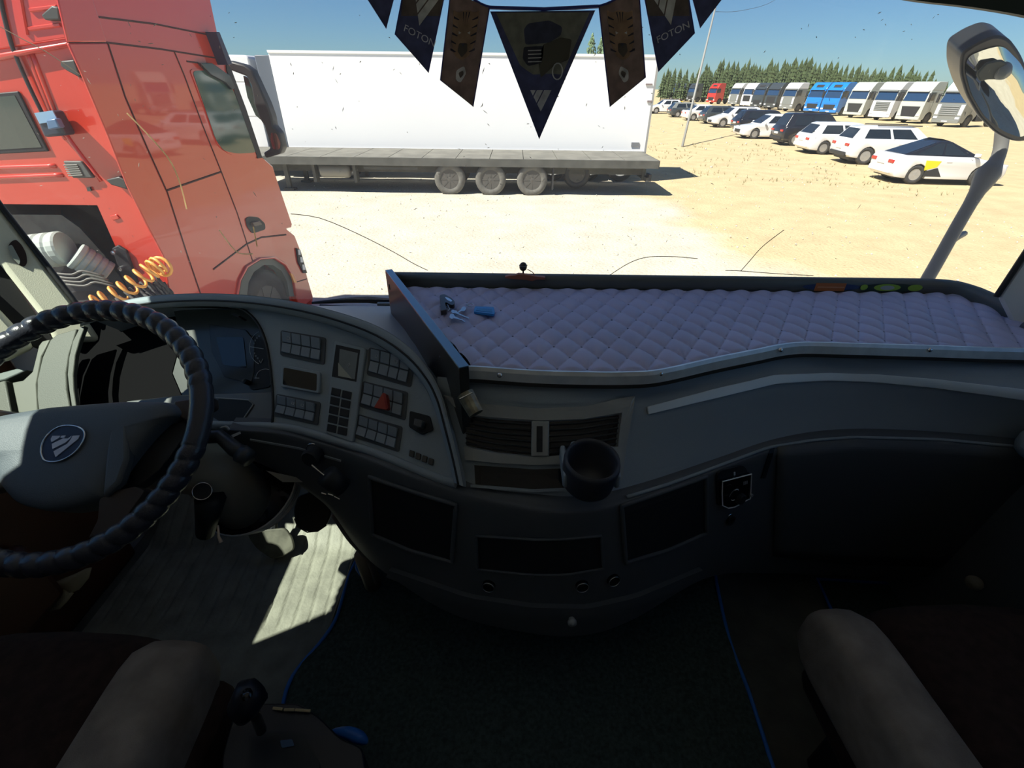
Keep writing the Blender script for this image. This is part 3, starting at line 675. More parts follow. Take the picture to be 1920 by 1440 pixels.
# ================================================================ THE RED LORRY PARKED IN FRONT, LEFT
def red_truck():
    A = Vector((-3.32, 4.4, 0)); B = Vector((-3.02, 6.6, 0))
    d = (B - A).normalized(); n = Vector((d.y, -d.x, 0))
    S = (A.copy(), n); K = (Vector((0, 4.4, 0)), Vector((0, -1, 0)))
    rp = mat('red_truck_paint', (.58, .045, .022), .30, coat=1.0, crough=.03)
    t = thing('red_truck', 'red lorry cab with raised sleeper roof parked ahead on the left', 'truck', (-4.4, 5.5, GZ))
    front = [(385, -40), (395, 0), (408, 62), (430, 118), (452, 190), (487, 290), (512, 312), (518, 332), (548, 420), (547, 427), (537, 429), (553, 442), (562, 465), (578, 525), (587, 556), (586, 572)]
    fr = [PP(x, y, S) for x, y in front]
    zt = 0.98
    def yz(y, z): # point on the side plane at depth y
        s = (y - A.y) / d.y; return A + d * s + Vector((0, 0, z))
    topf = yz(fr[0].y - .25, zt)
    fr = [topf] + fr[0:]
    arch_px = [(556, 556), (551, 522), (536, 498), (515, 485), (490, 487), (466, 502), (453, 526), (448, 556)]
    arch = [PP(x, y, S) for x, y in arch_px]
    pr = fr + [yz(fr[-1].y - .02, -2.75), yz(arch[0].y, -2.75)] + arch + [yz(arch[-1].y, -2.75), yz(4.55, -2.75), yz(4.42, -2.2), yz(4.42, zt)]
    mesh('side_panel', *g_prism(pr, -n * .10), rp, t, bevel=.012)
    up = [p for p in fr if p.z > -1.0]; last = up[-1]
    up = up + [yz(last.y, -1.0), yz(4.44, -1.0), yz(4.44, zt)]
    mesh('cab_shell', *g_prism([p - n * .08 for p in up], Vector((-2.3, 0, 0))), rp, t, bevel=.03, bseg=3)
    lowf = [yz(fr[-1].y, -2.7), yz(fr[-1].y, -1.0), yz(6.2, -1.0), yz(6.2, -2.7)]
    mesh('front_lower', *g_prism([p - n * .09 for p in lowf], Vector((-2.3, 0, 0))), rp, t, bevel=.05)
    # rear wall, lower edge sweeping down to the right
    wall = [(-330, 400), (115, 403), (150, 428), (195, 478), (232, 530), (260, 600), (318, 600)]
    wp = [PP(x, y, K) for x, y in wall]
    edge = lambda z: Vector((-3.32, 4.4, z))
    wp = wp + [edge(wp[-1].z), edge(zt), Vector((-5.75, 4.4, zt)), Vector((-5.75, 4.4, wp[0].z))]
    mesh('rear_wall', *g_prism(wp, Vector((0, .07, 0))), rp, t, bevel=.02)
    def k(name, px, t0, t1, m, par=t, **kw): return slab(name, px, K, t0, t1, m, par, **kw)
    k('roof_ledge', [(-200, 128), (0, 99), (126, 78), (128, 86), (0, 112), (-200, 145)], 0, .045, rp, bevel=.012)
    k('roof_fairing', [(-200, 60), (0, -30), (100, -45), (124, 72), (0, 92), (-200, 120)], -.0, .02, rp, bevel=.01)
    for pts in ([(40, -20), (55, 65)], [(62, 20), (112, 14)], [(60, 55), (118, 47)]):
        mesh('pressed_groove', *g_tube([PP(x, y, K) + Vector((0, -.024, 0)) for x, y in pts], .014, 6), rp, t)
    for pts in ([(-100, 316), (0, 314), (105, 311)], [(-100, 336), (0, 333), (118, 328)], [(52, 98), (98, 215), (124, 262)], [(60, 98), (104, 212), (128, 258), (190, 340)]):
        mesh('pressed_rib', *g_tube(crom([PP(x, y, K) for x, y in pts], 12), .018, 8), rp, t, smooth=True)
    f_ = k('window_rubber', [(-60, 179), (33, 171), (90, 284), (-60, 292)], 0, .02, M['rubber'], bevel=.008)
    k('rear_window', [(-60, 186), (27, 179), (78, 276), (-60, 284)], .018, .024, mat('red_truck_rear_glass', (.05, .065, .055), .12, coat=.5), f_)
    v = k('vent_frame', [(117, 302), (151, 302), (175, 334), (136, 334)], 0, .035, mat('vent_grey', (.10, .10, .09), .6), bevel=.01)
    for q in range(6):
        s = q / 5
        a = PP(127 + 9 * s, 309 + 19 * s, K); b = PP(152 + 10 * s, 308 + 19 * s, K)
        mesh('vent_slat', *g_tube([a + Vector((0, -.04, 0)), b + Vector((0, -.04, 0))], .006, 5), mat('vent_slat_grey', (.22, .22, .19), .6) if q == 0 else bpy.data.materials['vent_slat_grey'], v)
    lg = mat('latch_grey', (.055, .058, .052), .5)
    for px in ([(112, 114), (138, 112), (151, 147), (125, 133), (113, 124)], [(76, 28), (96, 10), (109, 14), (112, 38), (84, 38)], [(198, 337), (222, 331), (234, 338), (240, 356), (208, 347)]):
        k('corner_latch', px, 0, .07, lg, bevel=.01)
    wl = k('work_lamp', [(63, 212), (97, 207), (123, 254), (82, 258)], .02, .14, mat('lamp_housing', (.03, .04, .06), .4), bevel=.02)
    k('work_lamp_plate', [(64, 212), (98, 207), (108, 226), (74, 232)], .14, .15, mat('lamp_pale_blue', (.25, .40, .55), .3), wl)
    k('work_lamp_socket', [(85, 225), (103, 222), (112, 240), (90, 244)], .14, .2, mat('socket_blue', (.10, .18, .30), .3), wl, bevel=.01)
    mesh('black_hose', *g_tube(crom([PP(x, y, K) + Vector((0, -.03, 0)) for x, y in ((5, -20), (12, 20), (24, 70), (34, 100), (60, 160), (90, 222))], 16), .014, 8), M['rubber'], t, smooth=True)
    k('rear_bolt', [(162, 352), (168, 351), (171, 358), (164, 359)], 0, .02, lg)
    k('rear_dimple', [(205, 405), (218, 402), (224, 410), (212, 414)], 0, .012, rp, bevel=.005)
    sb = k('step_slot', [(209, 466), (220, 460), (236, 470), (258, 530), (240, 545), (222, 505)], 0, .03, M['rubber'], bevel=.01)
    for (x, y) in ((222, 470), (235, 500)):
        c = PP(x, y, K); mesh('slot_bolt', *g_lathe([(0, .08), (.02, .075), (.022, .03)], c, (0, -1, 0), 10), M['steel'], sb)
    # side seams, deflector, doors
    sm = mat('seam_dark', (.05, .008, .006), .6)
    def seam(pts, r=.007): mesh('panel_seam', *g_tube([PP(x, y, S, .001) for x, y in pts], r, 6), sm, t)
    slab('side_deflector', [(109, 0), (95, -60), (150, -60), (175, 0), (201, 79), (128, 79)], S, 0, .02, rp, t, bevel=.008)
    slab('side_deflector', [(128, 81), (201, 81), (233, 181), (274, 277), (313, 361), (350, 480), (380, 565), (322, 565), (307, 480), (275, 420), (239, 347), (204, 257), (152, 134)], S, 0, .02, rp, t, bevel=.008)
    seam([(128, 80), (201, 80), (300, 92), (425, 112)]); seam([(185, 32), (290, 45), (405, 68)])
    seam([(326, 95), (345, 140), (380, 235), (415, 322), (445, 400), (470, 478), (474, 490)])
    seam([(313, 357), (415, 322)], .009)
    seam([(202, 80), (235, 182), (276, 277), (314, 361), (352, 480), (382, 568)])
    seam([(350, 115), (372, 118)]); seam([(400, 505), (462, 458), (490, 445), (536, 440)], .010); seam([(553, 530), (575, 523)])
    slab('pillar_strip', [(425, 115), (434, 130), (462, 205), (492, 296), (484, 297), (455, 215), (426, 132)], S, 0, .015, M['rubber'], t)
    wf = slab('window_frame', rrect([(356, 130), (415, 128), (440, 168), (487, 288), (478, 296), (432, 290), (408, 272), (388, 215)], 8), S, .0, .008, rp, t)
    gm = mat('red_truck_side_glass', (.035, .085, .07), .06, coat=.6)
    slab('door_window', rrect([(361, 133), (412, 131), (438, 170), (482, 286), (445, 288), (420, 283), (405, 262), (388, 212)], 8), S, .006, .012, gm, wf)
    slab('wind_deflector', [(376, 118), (398, 118), (432, 142), (442, 165), (436, 168), (424, 155), (396, 140)], S, .01, .05, M['gloss'], t, bevel=.005)
    slab('sun_visor', [(405, 60), (412, 60), (436, 120), (428, 122)], S, -.02, .12, mat('visor_navy', (.02, .02, .06), .3), t, bevel=.005)
    h_ = slab('handle_recess', rrect([(461, 410), (468, 406), (484, 407), (497, 419), (498, 430), (474, 438), (464, 425)], 4), S, 0, .012, M['rubber'], t)
    slab('door_handle', [(474, 417), (487, 414), (492, 421), (478, 425)], S, .012, .05, mat('handle_grey', (.10, .07, .06), .4), h_, bevel=.006)
    # wheel arch
    def arcpx(r, n=14, c=(508, 560), ry=None):
        return [(c[0] + math.cos(math.pi * k_ / n) * r, c[1] - math.sin(math.pi * k_ / n) * (ry or r)) for k_ in range(n + 1)]
    o_, i_ = arch_px, [(543, 556), (538, 527), (528, 508), (512, 497), (494, 497), (476, 510), (466, 530), (463, 556)]
    slab('arch_liner', [(x, y) for x, y in o_] + [(x, y) for x, y in reversed(i_)], S, -.12, -.01, mat('liner_grey', (.13, .14, .12), .8), t)
    ot = [(561, 556), (555, 520), (539, 494), (516, 481), (489, 483), (463, 499), (450, 524), (444, 556)]
    slab('arch_lip', ot + [(x, y) for x, y in reversed(o_)], S, -.02, .025, rp, t, bevel=.008)
    slab('side_marker', [(545, 512), (549, 514), (557, 530), (552, 530)], S, .02, .04, M['lamporange'], t)
    slab('headlamp', [(556, 465), (563, 468), (576, 512), (570, 512), (560, 492)], S, .002, .02, M['rubber'], t)
    for a, b in (((559, 468), (564, 478)), ((563, 482), (569, 492)), ((567, 496), (573, 506))):
        slab('lamp_lens', [a, (b[0] - 1, a[1]), b, (a[0] + 1, b[1])], S, .02, .025, M['lampwhite'], t)
    wc = PP(508, 556, S); wz = -2.52
    wh = wheel(t, (0, 0, 0), .5, .33, -1, M['tyre'], M['rimdark'], spokes=8)
    # turn the wheel into place beside the side panel
    a_ = math.atan2(d.y, d.x)
    wh.rotation_euler = (0, 0, a_); wc2 = yz(wc.y, wz) - n * .22
    wh.location = wc2 - Vector(t.location) + Matrix.Rotation(a_, 3, 'Z') @ Vector(t.location)
    for ch in [o for o in wh.children]: pass
    mesh('wheel_well', *g_box(tuple(yz(wc.y, -2.05) - n * .55), (.6, 1.2, .9)), M['rubber'], t)
    # mirrors on the front corner
    Y = (Vector((0, 6.62, 0)), Vector((0, -1, 0)))
    mk = slab('mirror', [(423, 112), (457, 121), (471, 131), (481, 152), (500, 193), (509, 218), (512, 236), (524, 250), (530, 277), (525, 289), (498, 297), (493, 287), (506, 279), (502, 258), (495, 236), (486, 222), (476, 195), (470, 160), (462, 143), (446, 137), (425, 129)], Y, 0, .16, M['trimblack'], t, bevel=.02)
    slab('mirror_glass', [(456, 142), (464, 146), (471, 165), (478, 196), (488, 224), (479, 216), (464, 182)], Y, .06, .10, mat('mirror_green', (.12, .30, .24), .1, metal=.8), mk)
    slab('mirror_glass', rrect([(508, 248), (518, 250), (526, 268), (524, 280), (512, 280), (507, 262)], 3), Y, .161, .165, mat('mirror_red', (.3, .12, .10), .1, metal=.8), mk)
    # chassis behind the cab
    ch_ = mesh('chassis', *g_box((-4.45, 2.9, -1.95), (1.0, 3.0, .35)), M['trimblack'], t)
    mesh('engine_cover', *g_box((-4.7, 4.9, -1.5), (1.9, 1.0, 1.1)), mat('engine_dark', (.022, .022, .020), .7, var=.4, vscale=12), t)
    rib = mat('ribbed_pale', (.42, .48, .43), .6)
    def ribbed(nm, a, b, r0, r1, nr, m):
        ax = (b - a); L = ax.length; prof = [(0.0, 0)]
        for q in range(nr):
            s = q / nr; r = r0 + (r1 - r0) * s; prof += [(r * .93, s * L), (r, s * L + L / nr * .2), (r, s * L + L / nr * .75), (r * .93, s * L + L / nr * .95)]
        prof += [(0, L)]
        return mesh(nm, *g_lathe(prof, a, ax, 22), m, t, smooth=False)
    ribbed('air_filter', P(10, 480, y=4.15), P(125, 465, y=4.25), .155, .150, 6, rib)
    ribbed('intake_bellows', P(140, 478, y=4.2), P(205, 512, y=4.3), .125, .10, 5, rib)
    for k_ in range(4):
        x0 = 100 + k_ * 8; y0 = 512 + k_ * 7
        mesh('air_pipe', *g_tube(crom([P(x0, y0, y=4.0), P(x0 + 35, y0 + 3, y=4.02), P(x0 + 55, y0 - 4, y=4.05), P(x0 + 95, y0 + 6, y=4.1)], 10), .010, 6), mat('pipe_grey', (.14, .14, .12), .5) if k_ == 0 else bpy.data.materials['pipe_grey'], t, smooth=True)
    def coil(nm, path, r, turns, m, th):
        path = crom(path, turns * 14); pts = []
        for i, p in enumerate(path):
            q = path[min(i + 1, len(path) - 1)] - path[max(i - 1, 0)]; q.normalize()
            u = Vector((0, 0, 1)).cross(q).normalized(); v_ = q.cross(u); an = 2 * math.pi * i / 14
            pts.append(p + (u * math.cos(an) + v_ * math.sin(an)) * r)
        return mesh(nm, *g_tube(pts, th, 7), m, t, smooth=True)
    om = mat('coil_orange', (.85, .42, .10), .4)
    coil('orange_air_coil', [P(180, 570, y=3.9), P(230, 545, y=4.0), P(275, 512, y=4.1), P(300, 495, y=4.2)], .075, 9, om, .013)
    mesh('orange_coil_end', *g_tube([P(303, 500, y=4.2) + Vector((math.cos(a) * .085, 0, math.sin(a) * .085)) for a in [k * .42 for k in range(15)]], .015, 7, closed=True), om, t, smooth=True)
    for q in range(3):
        coil('black_air_coil', [P(225 + q * 18, 575, y=4.0), P(262 + q * 14, 548 + q * 5, y=4.12), P(305 + q * 5, 528 + q * 12, y=4.25)], .065, 10, M['tyre'], .014)
red_truck()

# ================================================================ THE CAB SHELL
def struct(name, vs_fs, m, **k):
    o = mesh(name, *vs_fs, m, **k); o['kind'] = 'structure'; return o
XL, XR, YB, YF, ZT = -1.24, 1.22, -1.15, 1.30, .78
struct('floor', g_box(((XL + XR) / 2, .1, FLZ - .03), (XR - XL, 2.5, .06)), M['floor'])
struct('ceiling', g_box(((XL + XR) / 2, .05, ZT + .03), (XR - XL + .1, 2.5, .06)), M['roof'])
struct('wall_back', g_box(((XL + XR) / 2, YB - .03, -.25), (XR - XL + .1, .06, 2.1)), M['wall'])
def side_wall(name, x, inner, sill, top, y0, y1, door):
    th = .06 * (1 if x > 0 else -1); xc = x + th / 2
    mb = MB()
    mb.add(*g_box((xc, (YB + y0) / 2, (ZT + FLZ) / 2), (abs(th), y0 - YB, ZT - FLZ)))
    mb.add(*g_box((xc, (y0 + y1) / 2, (ZT + top) / 2), (abs(th), y1 - y0, ZT - top)))
    mb.add(*g_box((xc, (y0 + y1) / 2, (FLZ + sill) / 2), (abs(th), y1 - y0, sill - FLZ)))
    mb.add(*g_box((xc, (y1 + 1.09) / 2, (ZT + FLZ) / 2), (abs(th), 1.09 - y1, ZT - FLZ)))
    mb.add(*g_box((xc, (1.09 + YF + .08) / 2, (-.62 + FLZ) / 2), (abs(th), YF + .08 - 1.09, -.62 - FLZ)))
    if x < 0:   # unseen wedge added at the window's upper rear corner to shade the wheel hub
        mb.add(*g_prism([Vector((x, y0 - .01, .08)), Vector((x, y0 - .01, top + .01)), Vector((x, y0 + .25, top + .01)), Vector((x, y0 + .20, .24)), Vector((x, y0 + .08, .12))], (th, 0, 0)))
    struct(name, (mb.v, mb.f), inner)
SILL, WTOP = -.545, .30
side_wall('wall_left', XL, M['wall'], SILL, WTOP, .375, 1.0, 1)
side_wall('wall_right', XR, M['wall'], -.42, .30, .0, .98, 2)
for nm, x in (('window_2', XL - .03), ('window_3', XR + .03)):
    sl_, tp = (SILL, WTOP) if x < 0 else (-.42, .30)
    struct(nm, g_box((x, .48, (sl_ + tp) / 2), (.006, 1.02, tp - sl_)), M['sideglass'])
# door lining
dl = struct('door_1', g_box((XL + .012, .49, (SILL - .02 + FLZ) / 2), (.024, 1.0, SILL - .02 - FLZ)), M['brown'], bevel=.01)
mesh('door_armrest', *g_box((XL + .06, .42, -.66), (.08, .7, .09)), M['orange'], dl, bevel=.03)
mesh('door_pocket', *g_box((XL + .045, .45, -1.05), (.05, .6, .2)), M['brown'], dl, bevel=.02)
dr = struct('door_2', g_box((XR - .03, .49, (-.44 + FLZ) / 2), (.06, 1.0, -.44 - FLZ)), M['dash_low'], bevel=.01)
mesh('door_armrest', *g_box((XR - .10, .4, -.62), (.10, .8, .08)), M['dash'], dr, bevel=.03)
# bulkhead below and header above the windshield
struct('wall_front', g_box(((XL + XR) / 2, YF + .09, (FLZ - .66) / 2), (XR - XL + .1, .06, -.66 - FLZ)), M['exterior'])
struct('trim_1', g_box(((XL + XR) / 2, YF - .03, .60), (XR - XL + .1, .10, .40)), M['roof'])
# windshield with its cracks
def gy(z): return 1.345 - .10 * (z + .5)
wn = 24
gl = []
for z in (-.56, -.3, 0, .3, .45): gl.append([Vector((XL + (XR - XL) * i / wn, gy(z) - .20 * abs(i / wn * 2 - 1) ** 7, z)) for i in range(wn + 1)])
wind = struct('window_1', g_loft(gl), M['wind'], smooth=True)
GP = (Vector((0, gy(0), 0)), Vector((0, -1, -.10)).normalized())
crm = mat('crack_line', (.20, .15, .10), .4)
for pts in ([(545, 401), (600, 409), (670, 438), (737, 472), (775, 494), (802, 507)], [(1140, 518), (1180, 493), (1215, 482), (1260, 481), (1308, 485)], [(1470, 431), (1430, 462), (1405, 490), (1389, 508)], [(1360, 507), (1389, 508), (1440, 512), (1525, 517)],
            [(0, 50), (40, 72), (88, 98), (150, 140)]):
    mesh('windshield_crack', *g_tube(crom([PP(x, y, GP, .004) for x, y in pts], 16), .0010, 5), crm, wind)
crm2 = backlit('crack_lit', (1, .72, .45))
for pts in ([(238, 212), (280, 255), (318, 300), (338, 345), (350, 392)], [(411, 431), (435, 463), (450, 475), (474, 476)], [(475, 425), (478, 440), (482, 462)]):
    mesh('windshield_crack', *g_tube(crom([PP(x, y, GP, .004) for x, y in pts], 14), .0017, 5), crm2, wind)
mb = MB(); rr = random.Random(9)
for k_ in range(260):
    px = rr.uniform(60, 1880); py = rr.uniform(20, 500)
    c = PP(px, py, GP, .003); a = rr.uniform(0, 6.3); l = rr.uniform(.0008, .0045) * (1 if rr.random() < .8 else 2); w_ = rr.uniform(.0005, .0011)
    u = Vector((math.cos(a), 0, math.sin(a))); v_ = Vector((-math.sin(a), 0, math.cos(a)))
    mb.add([c - u * l, c - v_ * w_, c + u * l, c + v_ * w_, c + Vector((0, -.0004, 0))], [(0, 1, 4), (1, 2, 4), (2, 3, 4), (3, 0, 4), (3, 2, 1, 0)])
o = mb.build('dried_splashes', mat('splash', (.45, .42, .36), .8), wind); o['kind'] = 'stuff'
# pillars
LPp = (Vector((-1.12, 1.08, -.35)), Vector((.60, -.65, .45)).normalized())
struct('trim_2', ((lambda r: r)(g_prism([PP(x, y, LPp) for x, y in [(-700, -500), (-420, -300), (-200, 110), (0, 386), (137, 562), (190, 640), (100, 640), (85, 605), (0, 497), (-300, 180), (-560, -200)]], -LPp[1] * .04))), M['cream'], bevel=.012)
pt = bpy.data.objects['trim_2']
mesh('pillar_rubber', *g_tube([PP(x, y, LPp, .0) for x, y in [(-420, -300), (-200, 108), (0, 384), (137, 560), (165, 600)]], .006, 8), M['rubber'], pt, smooth=True)
ck = [(22, 452), (30, 449), (40, 458), (49, 475), (51, 492), (45, 501), (33, 496), (20, 478), (14, 462)]
hl = slab('handle_recess', rrect(ck, 6), LPp, .0005, .003, mat('recess_maroon', (.035, .02, .02), .4), pt)
slab('handle_bolt_plate', rrect([(14, 462), (22, 458), (38, 488), (36, 497), (22, 482)], 5), LPp, .003, .006, mat('recess_pale', (.35, .38, .33), .5), hl)
struct('trim_3', g_prism([PP(x, y, LPp) + LPp[1] * -.02 for x, y in [(-600, -200), (-300, 180), (0, 495), (100, 640), (60, 650), (0, 585), (-300, 320)]], -LPp[1] * .04), M['rubber'])
struct('trim_4', g_prism([PP(x, y, LPp) + LPp[1] * -.0 for x, y in [(-400, 220), (0, 583), (62, 650), (0, 680), (-300, 420)]], -LPp[1] * .04), M['cream'], bevel=.01)
RPp = (Vector((1.18, 1.02, -.35)), Vector((-.75, -.66, 0)).normalized())
struct('trim_5', g_prism([PP(x, y, RPp) for x, y in [(1868, 556), (1925, 470), (2100, 200), (2300, -100), (2500, -100), (2500, 300), (2000, 700), (1900, 620)]], -RPp[1] * .04), mat('pillar_grey', (.75, .75, .68), .6), bevel=.01)
mesh('pillar_rubber', *g_tube([PP(x, y, RPp) for x, y in [(2300, -100), (2100, 200), (1925, 470), (1868, 556)]], .006, 8), M['rubber'], bpy.data.objects['trim_5'])
sv = thing('sun_visor', 'dark blurred visor edge in the top right corner of the windshield', 'visor', (.9, 1.1, .2))
q = P(1640, -8, y=1.12); q2 = P(1930, 30, y=1.0)
vis = [[P(1560, -25, y=1.14), P(1700, 2, y=1.12), P(1800, 14, y=1.08), P(1900, 30, y=1.04), P(1990, 52, y=1.0)]]
low = crom(vis[0], 16); upr = [p + Vector((0, -.03, .16)) for p in low]
mesh('visor_panel', *g_loft([low, upr, [p + Vector((0, -.015, 0)) for p in upr], [p + Vector((0, -.015, 0)) for p in low], low]), mat('visor_green_grey', (.012, .022, .018), .6), sv, smooth=False)

# ================================================================ OUTSIDE FITTINGS OF OUR OWN CAB
def front_mirror():
    t = thing('kerb_mirror', 'round black-rimmed kerb mirror outside the upper right of the windshield', 'mirror', (1.5, 1.7, 0))
    Y0 = 1.72; K = (Vector((0, Y0, 0)), Vector((-.12, -1, -.42)).normalized())
    outer = rrect([(1802, 100), (1838, 78), (1870, 66), (1893, 72), (1914, 100), (1935, 150), (1950, 210), (1940, 262), (1905, 268), (1868, 252), (1835, 220), (1812, 180), (1800, 140)], 14, 4)
    slab('mirror_housing', outer, K, -.10, 0, mat('mirror_black', (.018, .02, .022), .35), t, bevel=.015)
    inner = rrect([(1814, 104), (1850, 90), (1880, 84), (1915, 120), (1935, 180), (1935, 240), (1915, 258), (1880, 245), (1845, 218), (1820, 175), (1808, 130)], 14, 4)
    c = Vector((0, 0, 0)); pts = [PP(x, y, K) for x, y in inner]
    for p in pts: c += p
    c /= len(pts)
    rings = [[c + (p - c) * s + K[1] * (.004 + .022 * (1 - s * s)) for p in pts] for s in (1, .85, .65, .4, .15)]
    vs, fs = g_loft(rings, closed_u=True); n = len(pts); fs.append(tuple(4 * n + i for i in range(n)))
    mesh('mirror_glass', vs, fs, mat('mirror_silver', (.80, .80, .72), .04, metal=1), t, smooth=True)
    mesh('pivot_knob', *g_lathe([(0, .05), (.014, .045), (.02, .03), (.02, .02)], PP(1870, 125, K, .0), K[1], 14), mat('pivot_grey', (.2, .22, .22), .4), t, smooth=True)
    slab('mounting_foot', rrect([(1830, 140), (1850, 118), (1880, 112), (1900, 130), (1885, 150), (1850, 150), (1838, 155)], 6), K, .026, .034, mat('foot_dark', (.03, .045, .04), .5), t, bevel=.004)
    arm = crom([P(1880, 240, y=1.74), P(1873, 290, y=1.72), P(1847, 335, y=1.68), P(1800, 415, y=1.62), P(1758, 490, y=1.56), P(1725, 548, y=1.50), P(1700, 600, y=1.45)], 24)
    rs = [.022] * 24
    for i in range(24): rs[i] = .019 + .016 * math.exp(-((i - 7.2) / 1.4) ** 2)
    mesh('mirror_arm', *g_tube(arm, rs, 12), mat('arm_grey', (.16, .16, .15), .5), t, smooth=True)
    mesh('arm_stay', *g_tube([P(1775, 460, y=1.58), P(1795, 445, y=1.66), P(1808, 438, y=1.70)], .010, 8), bpy.data.materials['arm_grey'], t, smooth=True)
front_mirror()
def wiper():
    t = thing('windshield_wiper', 'black windshield wiper resting outside just behind the driver side dash', 'wiper', (-.5, 1.42, -.5))
    z = -.55
    a, b = P(560, 566, y=1.40), P(745, 574, y=1.40)
    mesh('wiper_blade', *g_tube([P(600, 574, y=1.37), P(680, 578, y=1.37), P(760, 586, y=1.37)], .006, 6), M['rubber'], t)
    mesh('wiper_arm', *g_tube([P(585, 568, y=1.39), P(650, 563, y=1.40), P(690, 562, y=1.41), P(760, 568, y=1.42)], [.004, .009, .011, .012], 8), M['trimblack'], t)
    mesh('wiper_hinge', *g_box(P(722, 570, y=1.39), (.05, .014, .010)), mat('hinge_grey', (.30, .30, .28), .5), t, bevel=.003)
wiper()

